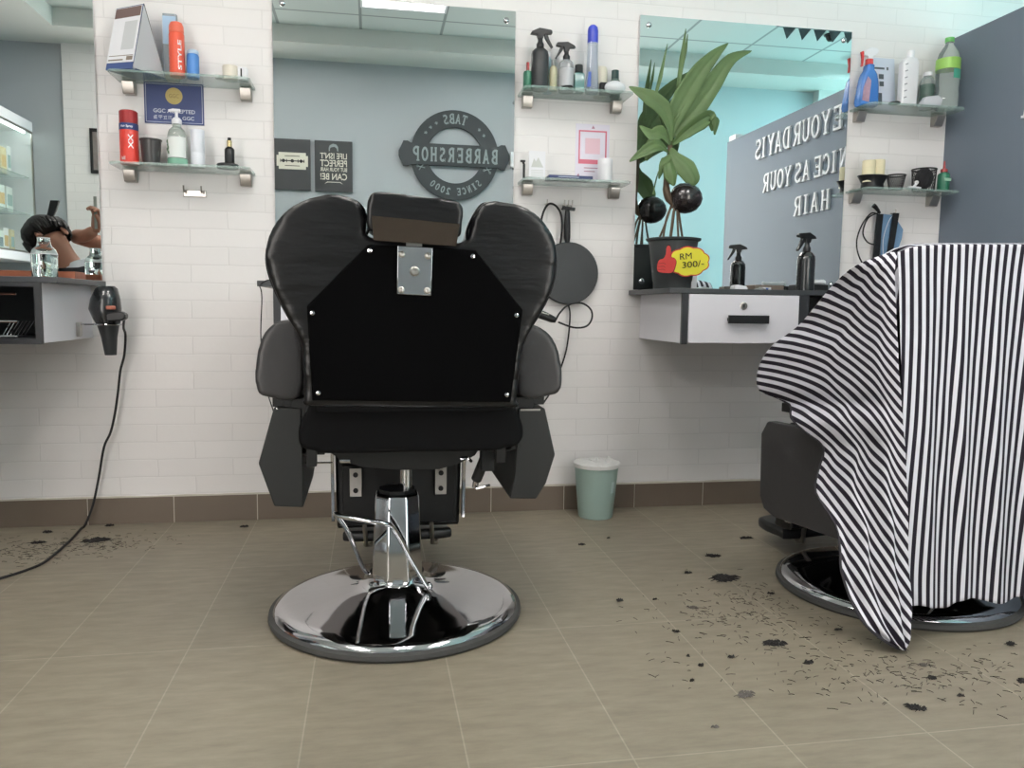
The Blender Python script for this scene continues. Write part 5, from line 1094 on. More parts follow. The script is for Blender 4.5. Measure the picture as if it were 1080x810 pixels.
t = gel_bottle((2.338, -.10, z), .024, .085, M_GREEN, mat('dull_red', (0, 0, 0)), .012, 'green squeeze bottle with a long red nozzle beside the mesh pot', capr=.5)
MB().lathe([(.001, 0), (.006, 0), (.003, .03), (.001, .032)], (2.338, -.10, z+.0925), 12).build('nozzle', MATS['dull_red'], t)
MB().box(2.322, 2.354, -.1258, -.1248, z+.04, z+.052).build('label', mat('pale_green_print', (150, 190, 166), .5), t, smooth=False)
t = thing('section_clip', (2.19, -.13, z), 'white plastic sectioning clip lying on the shelf in front of the mesh pot', 'clip')
MB().tube([(2.15, -.138, z+.005), (2.185, -.13, z+.008), (2.215, -.125, z+.006)], .0045, 8).tube([(2.185, -.12, z+.009), (2.205, -.115, z+.026)], .005, 8).ball((2.204, -.115, z+.030), .008, 10, 8).build('clip', M_WHITE, t)
# cable and masks hanging below
for i, x in enumerate((2.098, 2.176)):
    tag(MB().tube([(x, -.0008, 1.236), (x, -.018, 1.232), (x, -.03, 1.238), (x, -.032, 1.25)], .003, 8).build('wall_hook', M_STEEL), ['left small steel wall hook carrying the black strap and cable', 'right small steel wall hook carrying the blue mask'][i], 'hook')
t = thing('black_cable', (2.05, -.03, 1.0), 'looped black clipper cable hanging under the shelf by the partition', 'cable')
MB().tube(spline([(2.10, -.03, 1.225), (2.06, -.035, 1.23), (2.02, -.035, 1.18), (2.00, -.035, 1.11), (2.02, -.035, 1.04), (2.08, -.035, .97), (2.14, -.03, .93)], 6), .003, 6).tube(spline([(2.10, -.028, 1.235), (2.05, -.03, 1.21), (2.03, -.03, 1.15), (2.055, -.03, 1.11), (2.10, -.03, 1.10)], 6), .003, 6).tube([(2.065, -.04, 1.262), (2.075, -.04, 1.255), (2.10, -.035, 1.232)], [.010, .009, .005], 8).build('cord', M_BLK, t)
def ribbon(pts, wv, th=.003):
    P = [Vector(p) for p in pts]; wv = Vector(wv); rings = []
    for i, p in enumerate(P):
        tt = (P[min(i+1, len(P)-1)]-P[max(i-1, 0)]).normalized(); nn = tt.cross(wv).normalized()*th
        rings.append([p-wv/2-nn, p+wv/2-nn, p+wv/2+nn, p-wv/2+nn])
    return MB().loft(rings)
t = tag(ribbon([(2.10, -.036, 1.228), (2.10, -.03, 1.15), (2.098, -.028, 1.05), (2.10, -.03, .96)], (.028, 0, 0)).build('black_strap', M_BLKP), 'black strap hanging from the left hook below the shelf by the partition', 'strap')
t = thing('face_mask', (2.19, -.03, 1.0), 'blue face mask hanging from the right hook behind a black strap', 'mask')
MB().prism([(2.118, 1.232), (2.18, 1.228), (2.226, 1.17), (2.222, 1.13), (2.19, 1.03), (2.15, 1.0), (2.13, 1.06)], 'xz', -.018, -.009).build('cloth', mat('mask_blue', (112, 146, 180), .8, bump=.3, bscale=30, stretch=(1, 1, 4)), t, bevel=.002)
MB().tube(spline([(2.176, -.028, 1.236), (2.15, -.025, 1.2), (2.13, -.024, 1.12), (2.14, -.024, 1.02)], 5), .0012, 5).build('ear_loop', M_WHITE, t)
tag(ribbon([(2.176, -.034, 1.235), (2.165, -.032, 1.12), (2.15, -.03, 1.0), (2.155, -.03, .95)], (.026, 0, 0)).build('black_strap', M_BLKP), 'second black strap hanging in front of the blue face mask', 'strap')
# hanging hand mirror, strap, clipper in the middle
t = thing('hand_mirror', (.786, -.03, .84), 'round black hand mirror hanging back to front beside the chair', 'hand mirror')
MB().lathe([(.001, 0), (.118, 0), (.122, .004), (.122, .012), (.118, .016), (.001, .017)], (.762, -.02, .955), 48, RX).build('disc', mat('black_disc', (44, 48, 50), .45, bump=.15, bscale=120), t)
MB().tube([(.757, -.028, 1.07), (.755, -.028, 1.095), (.754, -.028, 1.14), (.755, -.028, 1.19), (.754, -.028, 1.205)], [.008, .0135, .014, .0105, .007], 12).build('handle', M_BLKP, t)
for i, x in enumerate((.672, .742, .757, .772)):
    tag(MB().tube([(x, -.0008, 1.222), (x, -.02, 1.216), (x, -.034, 1.222), (x, -.036, 1.238)], .0025, 8).build('wall_hook', M_STEEL), ['small steel wall hook holding the top of the black loop strap', 'leftmost of the three close steel hooks above the hand mirror', 'centre one of the three close steel hooks above the hand mirror', 'rightmost of the three close steel hooks above the hand mirror'][i], 'hook')
tag(MB().tube(spline([(.655, -.03, 1.0), (.650, -.035, 1.10), (.652, -.035, 1.17), (.675, -.035, 1.218), (.705, -.035, 1.215), (.728, -.035, 1.18), (.733, -.033, 1.12), (.725, -.03, 1.05)], 6), .0042, 8).build('loop_strap', M_BLK), 'thin black loop strap hanging left of the hand mirror handle', 'strap')
tag(MB().obox((.757, -.038, 1.205), (.05, .012, .012), 0, 0, .1).tube([(.73, -.038, 1.2), (.742, -.036, 1.214)], .004, 6).build('hair_clamp', M_BLK), 'black hair clamp hooked across the top of the hand mirror handle', 'clamp')
t = thing('hair_clipper', (.66, -.14, .77), 'black hair clipper with looped cord resting beside the middle chair', 'clipper')
MB().tube([(.555, -.14, .805), (.60, -.14, .802), (.64, -.14, .79), (.675, -.14, .776), (.69, -.14, .772)], [.013, .016, .0165, .014, .010], 12).box(.54, .56, -.15, -.13, .795, .812).build('body', M_BLKP, t, bevel=.001)
MB().tube([(.565, -.155, .812), (.61, -.157, .808), (.66, -.156, .792)], .003, 6).build('chrome_edge', M_STEEL, t)
MB().tube(spline([(.69, -.14, .772), (.705, -.14, .80), (.74, -.14, .832), (.79, -.14, .838), (.826, -.14, .815), (.832, -.14, .78), (.81, -.14, .75), (.76, -.14, .745), (.70, -.14, .765)], 6), .0036, 8).build('cord', M_BLK, t)
tag(MB().tube(spline([(.76, -.02, .86), (.768, -.022, .83), (.775, -.022, .79), (.77, -.02, .70), (.755, -.02, .62), (.71, -.02, .50), (.675, -.015, .44)], 6), [.006]*12+[.003]*25 if False else .0034, 8).build('hanging_cord', M_BLK), 'black cord running down the brick wall behind the middle chair', 'cord')
tag(MB().box(.485, .60, -.16, -.12, .76, .788).build('clipper_rest', M_BLKP, bevel=.004), 'black bracket holding the hair clipper, hidden behind the middle chair', 'bracket')
# thin cable at the left of the middle chair
tag(MB().tube(spline([(-.352, -.452, .876), (-.345, -.455, .84), (-.35, -.455, .70), (-.335, -.455, .55), (-.315, -.45, .47), (-.30, -.45, .40)], 5), .002, 6).tube(spline([(-.352, -.454, .876), (-.33, -.45, .8935), (-.28, -.42, .900), (-.25, -.40, .8965)], 5), .002, 6).build('thin_cable', M_BLK), 'thin black cable dangling from the narrow countertop left of the middle chair', 'cable')

# ---- right countertop
t = thing('spray_bottle', (1.62, -.305, ZT), 'glossy black spray bottle on the right countertop in front of the mirror', 'spray bottle')
c = (1.621, -.300, ZT+.0002)
MB().lathe([(.001, 0), (.030, 0), (.033, .003), (.033, .118), (.031, .13), (.022, .142), (.014, .147), (.001, .147)], c, 32).build('bottle', M_SPRB, t)
MB().lathe([(.0315, .130), (.0225, .1425), (.0145, .148), (.0155, .1485), (.0235, .1435), (.0322, .1305)], c, 32).build('shiny_shoulder', mat('dark_chrome', (0, 0, 0)), t)
hd = MB(); spray_head(hd, (c[0], c[1], c[2]+.1485), -1, 1.12, .25); hd.build('trigger_head', M_BLKP, t, bevel=.0015)
# potted plant
PX, PY, PZ = 1.128, -.20, ZT+.0003
pp = thing('potted_plant', (PX, PY, PZ), 'sprouted palm plant with round black nut in a dark grey pot', 'plant')
M_POT = mat('charcoal_pot', (62, 66, 67), .5)
MB().lathe([(.001, 0), (.070, 0), (.071, .004), (.072, .030), (.0745, .034), (.092, .180), (.102, .184), (.104, .191), (.099, .192), (.089, .186), (.085, .165), (.001, .165)], (PX, PY, PZ), 48).build('pot', M_POT, pp)
MB().lathe([(.001, 0), (.078, 0), (.078, .006), (.001, .007)], (PX, PY, PZ+.166), 28).build('soil', mat('dark_soil', (44, 36, 30), .95, bump=.8, bscale=60), pp)
nut = MB()
Mn = Matrix.Rotation(math.radians(90), 3, 'Y')
rings = [(.001, -.060), (.02, -.057), (.04, -.046), (.054, -.026), (.0575, 0), (.054, .022), (.044, .042), (.028, .056), (.012, .064), (.001, .070)]
nut.lathe(rings, (1.170, PY, 1.238), 28, Mn)
nut.build('nut', mat('polished_black_nut', (40, 34, 34), .22, coat=.5, var=.3, vscale=20), pp)
M_STEM = mat('brown_stem', (88, 72, 56), .6, var=.3, vscale=40)
st = MB()
st.tube(spline([(1.128, PY, 1.215), (1.105, PY, 1.232), (1.093, PY, 1.27), (1.096, PY, 1.33), (1.101, PY, 1.40), (1.106, PY, 1.46)], 5), [.012]*5+[.014]*6+[.012]*8+[.009]*7, 10)
for p in ([(1.128, -.01, 1.222), (1.10, 0, 1.17), (1.085, .005, 1.06)], [(1.13, 0, 1.22), (1.118, -.01, 1.16), (1.108, -.01, 1.06)], [(1.132, .005, 1.22), (1.128, .01, 1.15), (1.120, .015, 1.06)], [(1.135, -.005, 1.222), (1.137, -.015, 1.14), (1.142, -.02, 1.06)], [(1.14, 0, 1.225), (1.152, 0, 1.15), (1.172, .005, 1.06)], [(1.12, .01, 1.215), (1.10, .02, 1.14), (1.07, .03, 1.06)]):
    st.tube(spline([(a, PY+b, c_) for a, b, c_ in p], 5), .0042, 7)
st.build('stem', M_STEM, pp)
def leaf(spine, widths, wdir, fold=.15, name='leaf', ribs=0):
    """blade along a spine; wdir = rough sideways direction"""
    P = spline(spine, 6); n_ = len(P); mb = MB(); wd = Vector(wdir).normalized(); cols = 8
    vs = []; fs = []
    for i, p in enumerate(P):
        f = i/(n_-1)*(len(widths)-1); k = min(int(f), len(widths)-2); w_ = widths[k]+(widths[k+1]-widths[k])*(f-k)
        tg = (P[min(i+1, n_-1)]-P[max(i-1, 0)]).normalized(); s_ = (wd-tg*wd.dot(tg)).normalized(); nn = tg.cross(s_)
        for j in range(cols+1):
            u = j/cols*2-1
            rip = .0035*math.sin(u*math.pi*ribs)*(1 if ribs else 0)*min(1, w_*30)
            vs.append(p+s_*w_*u+nn*(abs(u)*w_*fold*-1+rip))
    for i in range(n_-1):
        for j in range(cols): fs.append((i*(cols+1)+j, i*(cols+1)+j+1, (i+1)*(cols+1)+j+1, (i+1)*(cols+1)+j))
    mb.add(vs, fs); o = mb.build(name, M_LEAF, pp, angle=80); s2 = o.modifiers.new('thick', 'SOLIDIFY'); s2.thickness = .0008
    return o
y0 = PY
# big split blade: two lobes from one base
leaf([(1.108, y0, 1.46), (1.115, y0, 1.53), (1.150, y0-.005, 1.61), (1.205, y0-.01, 1.70), (1.262, y0-.01, 1.765), (1.320, y0, 1.815)], [.004, .032, .042, .034, .020, .001], (1, 0, -.6), .2, ribs=3)
leaf([(1.112, y0, 1.46), (1.140, y0, 1.51), (1.198, y0, 1.575), (1.262, y0, 1.665), (1.33, y0, 1.755), (1.42, y0+.01, 1.797)], [.004, .030, .042, .036, .022, .001], (1, 0, -.7), .2, ribs=3)
leaf([(1.122, y0, 1.58), (1.128, y0, 1.66), (1.138, y0, 1.75), (1.150, y0, 1.855)], [.003, .008, .010, .001], (1, 0, -.1), .3)
leaf([(1.130, y0+.01, 1.60), (1.140, y0+.01, 1.70), (1.155, y0+.01, 1.78), (1.162, y0+.01, 1.84)], [.002, .006, .006, .001], (1, 0, -.1), .3)
leaf([(1.085, y0, 1.48), (1.044, y0+.01, 1.585), (1.060, y0+.01, 1.68), (1.084, y0+.01, 1.80)], [.002, .005, .008, .001], (1, 0, -.2), .3)
leaf([(1.104, y0-.01, 1.44), (1.088, y0-.02, 1.50), (1.060, y0-.025, 1.555), (1.005, y0-.03, 1.59), (.930, y0-.02, 1.628)], [.006, .018, .032, .030, .002], (.5, 0, 1), .25, ribs=3)
leaf([(1.100, y0-.01, 1.43), (1.06, y0-.02, 1.47), (1.02, y0-.025, 1.46), (.975, y0-.02, 1.492)], [.004, .026, .024, .002], (.3, .2, 1), .2, ribs=2)
leaf([(1.095, y0-.01, 1.40), (1.045, y0-.04, 1.42), (.995, y0-.05, 1.40), (.93, y0-.05, 1.355)], [.004, .024, .022, .002], (-.3, .2, 1), .2, ribs=2)
leaf([(1.100, y0, 1.40), (1.080, y0-.03, 1.38), (1.062, y0-.04, 1.345), (1.052, y0-.03, 1.30)], [.004, .018, .015, .002], (1, 0, .4), .2)
leaf([(1.106, y0-.01, 1.43), (1.150, y0-.03, 1.475), (1.205, y0-.03, 1.515), (1.248, y0-.02, 1.535), (1.268, y0-.01, 1.49)], [.004, .024, .030, .024, .008], (.5, .3, -1), .35, ribs=5)
leaf([(1.25, y0-.02, 1.535), (1.275, y0-.02, 1.52), (1.275, y0-.01, 1.475)], [.012, .018, .004], (.6, 0, 1), .3)
leaf([(1.106, y0-.01, 1.42), (1.115, y0-.03, 1.385), (1.150, y0-.05, 1.345), (1.178, y0-.055, 1.30), (1.182, y0-.05, 1.278)], [.004, .026, .040, .030, .006], (1, 0, .5), .25, ribs=3)
leaf([(1.100, y0-.02, 1.385), (1.085, y0-.045, 1.35), (1.090, y0-.055, 1.31), (1.105, y0-.05, 1.275)], [.004, .022, .028, .004], (1, 0, 0), .25, ribs=2)
leaf([(1.075, y0+.03, 1.50), (1.05, y0+.04, 1.44), (1.025, y0+.045, 1.38)], [.01, .028, .006], (1, 0, .3), .2, ribs=2)
mb = MB().tube(spline([(1.10, PY, 1.40), (1.115, PY-.01, 1.37), (1.11, PY-.03, 1.345)], 4), .003, 6).tube(spline([(1.098, PY, 1.38), (1.06, PY, 1.33), (1.045, PY+.01, 1.25)], 4), .0025, 6)
mb.build('leaf_stalk', M_LEAF, pp)
# price tag
pg = thing('price_tag', (1.13, -.30, .94), 'yellow price tag with red thumbs up stuck on the plant pot', 'price tag')
yb_ = PY-.096
def tagp(mb, out, cx, cz, s, yf, th):
    # the tag leans with the pot wall
    f = lambda zz: yf-(zz-.99)*.13
    mb.loft([[(cx+a*s, f(cz+b*s)-th, cz+b*s) for a, b in out], [(cx+a*s, f(cz+b*s), cz+b*s) for a, b in out]])
def cloud(n_, rx, rz, am, k, ph=0):
    o_ = []
    for i in range(n_):
        a = 2*math.pi*i/n_; m_ = 1+am*abs(math.sin(k*a/2+ph)); o_.append((rx*m_*math.cos(a), rz*m_*math.sin(a)))
    return o_
M_YEL = mat('tag_yellow', (232, 222, 66), .5); M_TRED = mat('tag_red', (196, 62, 58), .5)
mb = MB(); tagp(mb, cloud(72, .075, .050, .09, 9), 1.152, .995, 1.03, yb_, .0012); mb.build('red_edge', M_TRED, pg, smooth=False)
mb = MB(); tagp(mb, cloud(72, .071, .046, .09, 9), 1.152, .995, 1.03, yb_-.0013, .0008); mb.build('yellow_burst', M_YEL, pg, smooth=False)
hand = [(-.030, -.042), (.012, -.044), (.026, -.036), (.032, -.018), (.034, .002), (.024, .014), (.012, .018), (.010, .038), (.006, .056), (-.004, .060), (-.010, .050), (-.010, .030), (-.018, .012), (-.034, .006), (-.040, -.004), (-.042, -.020), (-.040, -.034)]
hand = [(p.x, p.y) for p in spline(hand, 3, True)]
mb = MB(); tagp(mb, hand, 1.070, .993, 1.0, yb_-.0022, .0008); mb.build('hand_outline', M_BLK, pg, smooth=False)
mb = MB(); tagp(mb, [(a*.93, b*.94+.0005) for a, b in hand], 1.070, .993, 1.0, yb_-.0031, .0006); mb.build('thumbs_up', M_TRED, pg, smooth=False)
mb = MB()
for i in range(3):
    zc = .985-.011*i; f_ = yb_-(zc-.99)*.13-.0042
    mb.tube([(1.034, f_, zc), (1.055, f_, zc+.002), (1.062, f_, zc-.002)], .0007, 4)
f_ = yb_-.0042
mb.tube([(1.055, f_, .998), (1.068, f_, 1.006), (1.072, f_, 1.02)], .0007, 4)
mb.build('finger_lines', M_BLK, pg)
mb = MB()
text(mb, 'RM', (1.138, yb_-.0024-.004, 1.014), (.99, 0, .12), (-.12, -.1, .99), .046, .022, .0004, .0)
text(mb, '300/-', (1.168, yb_-.0024-.002, .986), (.99, 0, .12), (-.12, -.12, .99), .085, .023, .0004, .0)
mb.build('lettering', M_BLK, pg, smooth=False)
t = thing('small_card', (1.235, -.06, ZT), 'small white card with red print standing behind the plant pot', 'card')
MB().box(1.175, 1.285, -.065, -.063, ZT+.0003, ZT+.078).build('card', M_PAPER, t, smooth=False)
mb = MB(); 
for a in ((1.215, 1.235, .035, .045), (1.24, 1.255, .035, .045), (1.215, 1.23, .018, .026), (1.235, 1.262, .018, .026), (1.26, 1.278, .064, .067)): mb.box(a[0], a[1], -.0656, -.065, ZT+a[2], ZT+a[3])
mb.build('print', mat('red_print', (190, 100, 90), .6), t, smooth=False)
# clutter on the countertop
z = ZT+.0003
items = [('comb', MB().obox((1.385, -.12, z+.0025), (.10, .016, .004), .15), M_WHITE, 'white comb lying on the right countertop near the plant', 'comb'),
 ('clipper_guard', MB().loft(puff([(1.38, z), (1.44, z), (1.435, z+.018), (1.40, z+.024), (1.385, z+.02)], -.2, -.16, .004, 2)), M_WHITE, 'white clipper guard on the right countertop', 'guard'),
 ('metal_clip', MB().tube([(1.44, -.25, z+.004), (1.475, -.24, z+.012), (1.50, -.23, z+.004)], .0035, 6), M_STEEL, 'small metal hair clip on the right countertop', 'clip'),
 ('leather_wallet', MB().obox((1.54, -.14, z+.013), (.13, .07, .024), .1), mat('taupe_leather', (120, 108, 98), .6), 'taupe leather case behind the glossy black spray bottle', 'case'),
 ('trimmer_blade', MB().obox((1.445, -.13, z+.008), (.05, .03, .014), -.3), M_STEEL, 'steel trimmer blade lying beside the taupe case', 'blade'),
 ('black_case', MB().box(1.665, 1.78, -.20, -.10, z, z+.030), M_BLKP, 'black box on the right countertop under the white tube', 'box'),
 ('white_tube', MB().lathe([(.001, 0), (.010, 0), (.010, .10), (.007, .108), (.001, .108)], (1.675, -.17, z+.0408), 14, Matrix.Rotation(math.pi/2, 3, 'Y')), M_WHITE, 'white tube lying on the black box by the mirror edge', 'tube'),
 ('loyalty_card', MB().obox((1.50, -.22, z+.008), (.05, .012, .014), .2), M_PAPER, 'small white box with blue mark before the taupe case', 'box')]
for nm, mb, m, lab, ct in items:
    o = one(nm, mb, m, lab, ct, bevel=.0015)
    if nm == 'loyalty_card': MB().obox((1.505, -.2268, z+.008), (.012, .001, .009), .2).build('blue_mark', mat('blue_mark', (66, 92, 160), .5), o, smooth=False)
# ---- left countertop
def clear_bottle(c, label):
    t = thing('water_bottle', c, label, 'bottle')
    MB().lathe([(.001, 0), (.035, 0), (.038, .004), (.039, .078), (.034, .092), (.022, .104), (.0185, .122), (.0185, .127), (.001, .127)], c, 32).build('bottle', M_GLASS, t)
    MB().tube([(c[0], c[1]-.0405, c[2]+.004), (c[0]-.001, c[1]-.0405, c[2]+.075)], .0035, 8).build('tube_mark', M_WHITE, t)
    MB().lathe([(.001, 0), (.0195, 0), (.0195, .004), (.001, .004)], (c[0], c[1], c[2]+.1272), 24).build('neck_ring', mat('frosted_white', (220, 224, 224), .3, trans=.3), t)
    MB().lathe([(.0385, 0), (.0398, 0), (.0398, .0025), (.0385, .0025)], (c[0], c[1], c[2]+.076), 32).build('fill_line', M_WHITE, t)
    return t
clear_bottle((-1.050, -.26, ZT+.0002), 'clear glass bottle of water on the left countertop')
t = thing('wooden_tray', (-1.10, -.15, ZT), 'reddish brown wooden tray on the left countertop behind the glass bottle', 'tray')
M_WOOD = mat('red_brown_wood', (150, 88, 64), .5, var=.3, vscale=10, stretch=(1, 8, 1))
MB().box(-1.30, -.985, -.19, -.10, ZT+.0003, ZT+.008).build('base', M_WOOD, t, bevel=.001)
mb = MB().box(-1.30, -.985, -.196, -.19, ZT+.0003, ZT+.026).box(-1.30, -.985, -.10, -.094, ZT+.0003, ZT+.026).box(-1.304, -1.298, -.196, -.094, ZT+.0003, ZT+.026).box(-.987, -.981, -.196, -.094, ZT+.0003, ZT+.026)
mb.build('rim', M_WOOD, t, bevel=.001)
# ---- hair dryer in its ring
t = thing('dryer_holder', (-.96, -.15, .74), 'wire ring holder screwed to the white cabinet side at the left', 'holder')
MB().box(-.9958, -.985, -.165, -.135, .70, .748).build('plate', M_STEEL, t, bevel=.002)
mb = MB().tube([(-.9855, -.15, .742), (-.935, -.15, .742)], .003, 8)
mb.tube([(-.896+.042*math.cos(a), -.15+.042*math.sin(a), .742) for a in [2*math.pi*k/28 for k in range(28)]], .003, 8, closed=True)
mb.build('ring', M_CHROME, t)
t = thing('hair_dryer', (-.895, -.15, .64), 'black hair dryer hanging nozzle down in a wire ring by the left countertop', 'hair dryer')
hd = MB()
secs = [(.636, .0185, -.892, 1), (.638, .019, -.892, 1), (.70, .026, -.895, 1), (.742, .0355, -.897, 1)]
hd.loft([[(cx_+r_*math.cos(2*math.pi*k/24), -.15+r_*math.sin(2*math.pi*k/24), zz) for k in range(24)] for zz, r_, cx_, _ in secs])
hd.build('nozzle', mat('dryer_grey', (44, 46, 48), .45), t)
hb = MB(); secs = [(.7425, .037, -.897), (.76, .044, -.900), (.795, .052, -.905), (.83, .047, -.903), (.865, .035, -.898), (.8735, .024, -.896), (.874, .004, -.896)]
hb.loft([[(cx_+r_*math.cos(2*math.pi*k/28), -.15+r_*math.sin(2*math.pi*k/28), zz) for k in range(28)] for zz, r_, cx_ in secs])
hb.build('body', M_SPRB, t)
MB().loft([[(-.885+a, yy, .752+b) for a, b in ((0, 0), (.05, .004), (.062, .012), (.062, .028), (.045, .036), (0, .03))] for yy in (-.215, -.175)]).build('handle', M_BLKP, t, bevel=.005)
MB().obox((-.872, -.199, .800), (.03, .012, .013), .35).build('switch', mat('copper_switch', (160, 96, 78), .4), t, bevel=.003)
crd = [(-.826, -.19, .775), (-.838, -.17, .765), (-.862, -.10, .73), (-.871, -.05, .70), (-.880, -.04, .63), (-.895, -.04, .573), (-.905, -.04, .50), (-.918, -.04, .421), (-.935, -.04, .35), (-.960, -.04, .293), (-.983, -.035, .18), (-1.005, -.04, .08), (-1.03, -.05, .012), (-1.035, -.08, .0052), (-1.021, -.214, .0052), (-1.013, -.39, .0052), (-1.021, -.497, .0052), (-1.081, -.601, .0052), (-1.157, -.655, .0052), (-1.3, -.70, .0052)]
MB().tube(spline(crd, 5), .0042, 8).build('power_cord', M_BLK, t)

# ---- pennants and ceiling camera beyond (seen in the right mirror)
M_PEN = mat('dark_pennant', (88, 92, 96), .8)
for i in range(5):
    x = 2.80+i*.115
    mb = MB().prism([(x, 2.765), (x+.095, 2.768), (x+.03, 2.69)], 'xz', -2.202, -2.199)
    tag(mb.build('pennant', M_PEN, smooth=False), ['leftmost', 'second from the left', 'middle', 'fourth from the left', 'rightmost'][i]+' grey pennant hanging under the ceiling, in the right mirror', 'pennant', 'grey pennants under the ceiling')
tag(MB().tube([(2.70, -2.2, 2.7785), (2.78, -2.2, 2.768), (3.45, -2.2, 2.770), (3.5, -2.2, 2.7785)], .0018, 5).build('bunting_string', M_BLK), 'thin string carrying the grey pennants below the ceiling', 'string')
tag(MB().lathe([(.001, -.05), (.02, -.045), (.03, -.03), (.034, -.012), (.045, -.01), (.045, -.0005), (.001, -.0005)], (3.22, -2.3, ZC), 20).build('ceiling_camera', M_BLKP), 'small dark dome camera on the ceiling beside the pennants', 'camera')

# ================================================================== hair on the floor
M_TUFT = mat('dark_hair_tuft', (30, 27, 26), .8)
M_TUFTG = mat('grey_hair_tuft', (96, 92, 88), .85)
spots = [(-1.142, -0.225, 0.043),(-0.981, -0.224, 0.082),(-0.97, -0.035, 0.034),(-1.155, -0.097, 0.033),(-0.482, -0.111, 0.031),(0.702, -0.493, 0.026),(0.824, -0.429, 0.013),(1.088, -0.672, 0.057),(1.016, -0.886, 0.087),(1.301, -0.492, 0.048),(0.671, -1.02, 0.021),(0.777, -1.027, 0.013),(0.749, -1.249, 0.019),(0.729, -1.39, 0.009),(0.736, -1.441, 0.015),(0.687, -1.509, 0.012),(0.825, -1.409, 0.018),(0.947, -1.352, 0.056),(1.124, -1.031, 0.022),(1.413, -1.622, 0.042),(1.085, -1.691, 0.047),(0.984, -1.463, 0.031),(1.224, -1.576, 0.021),(1.232, -1.66, 0.016),(0.955, -0.826, 0.024),(0.851, -1.102, 0.031),(0.762, -1.585, 0.04),(0.653, -1.7, 0.015),(1.249, -1.517, 0.022),(1.545, -1.44, 0.028),(1.17, -1.298, 0.02)]
rr = random.Random(11)
def where(x, y):
    if x < -.8: return 'by the hair dryer cord on the left'
    if x < -.3: return 'near the skirting left of the middle chair'
    return None
for i, (x, y, wd_) in enumerate(spots):
    n_ = max(14, int(wd_*900)); mb = MB(); x += wd_/2
    asp = rr.uniform(.35, .75); ang = rr.uniform(-.5, .5)
    for k in range(n_):
        r_ = math.sqrt(rr.random())*.42; a = rr.uniform(0, 6.283)
        px, py = r_*wd_*math.cos(a), r_*wd_*asp*math.sin(a)
        px, py = px*math.cos(ang)-py*math.sin(ang), px*math.sin(ang)+py*math.cos(ang)
        L_ = wd_*rr.uniform(.12, .3); b_ = rr.uniform(0, 6.283)
        dx, dy = L_*math.cos(b_), L_*math.sin(b_)*.6
        h_ = rr.uniform(.002, .006)
        mb.tube([(x+px-dx, y+py-dy, .0012), (x+px+dy*.3, y+py+dx*.2, h_), (x+px+dx, y+py+dy, .0012)], [.0006, .0014+wd_*.02, .0006], 4)
    grey = i in (25, 26, 27, 28)
    big = ['tiny', 'small', 'wide'][0 if wd_ < .02 else 1 if wd_ < .04 else 2]
    o = mb.build('hair_tuft', M_TUFTG if grey else M_TUFT)
    side = 'left of the middle chair near the dryer cord' if x < -.8 else 'by the skirting left of the middle chair' if x < 0 else 'between bin and chairs' if y > -1.0 else 'on the floor between the chairs' if y > -1.3 else 'on the front floor right of centre'
    tag(o, '%s %s tuft of cut hair %s' % (big, 'grey' if grey else 'black', side), 'hair tuft', 'cut hair: %s %s tufts %s' % (big, 'grey' if grey else 'black', side))
mb = MB()
for cx_, cy_, sx_, sy_, n_ in ((-1.08, -.30, .22, .16, 260), (-.85, -.25, .15, .12, 90), (1.05, -1.15, .26, .25, 260), (1.15, -1.55, .3, .15, 200), (.8, -1.3, .2, .25, 70), (1.4, -1.6, .25, .15, 70)):
    for k in range(n_):
        x = rr.gauss(cx_, sx_*.5); y = rr.gauss(cy_, sy_*.5)
        if y > -.02 or math.hypot(x-1.53, y+1.03) < .36: continue
        L_ = rr.uniform(.003, .011); b_ = rr.uniform(0, 3.14)
        mb.tube([(x-L_*math.cos(b_), y-L_*math.sin(b_), .0006), (x, y, .0014), (x+L_*math.cos(b_), y+L_*math.sin(b_), .0006)], .0006, 3)
tag(mb.build('hair_clippings', M_TUFT, smooth=False), 'fine scattered hair clippings lying on the floor tiles', 'hair clippings', kind='stuff')

# ================================================================== the seated person seen in the left mirror
M_SHIRT = mat('black_gown', (34, 34, 38), .8)
def skinned(name, pts, edges, radii, m, parent, org=(0, 0, 0), sub=2):
    me = bpy.data.meshes.new(name); o3 = Vector(org)
    me.from_pydata([tuple(Vector(p)-o3) for p in pts], edges, []); o = bpy.data.objects.new(name, me); COL.objects.link(o)
    if parent: o.parent = parent
    s_ = o.modifiers.new('skin', 'SKIN'); s_.use_smooth_shade = True
    if not me.skin_vertices: me.skin_vertices.new()
    sv = me.skin_vertices[0].data
    for i, r_ in enumerate(radii):
        sv[i].radius = (r_, r_) if not isinstance(r_, tuple) else r_; sv[i].use_root = (i == 0)
    q_ = o.modifiers.new('sub', 'SUBSURF'); q_.levels = sub; q_.render_levels = sub
    dg = bpy.context.evaluated_depsgraph_get(); ev = o.evaluated_get(dg); m2 = bpy.data.meshes.new_from_object(ev)
    o.modifiers.clear(); o.data = m2
    o.data.materials.clear(); o.data.materials.append(m)
    return o
per = thing('person', (-1.42, -1.05, 0), 'person in a black gown with white collar raising a comb, reflected in the left mirror', 'person')
po = Vector((-1.42, -1.05, 0))
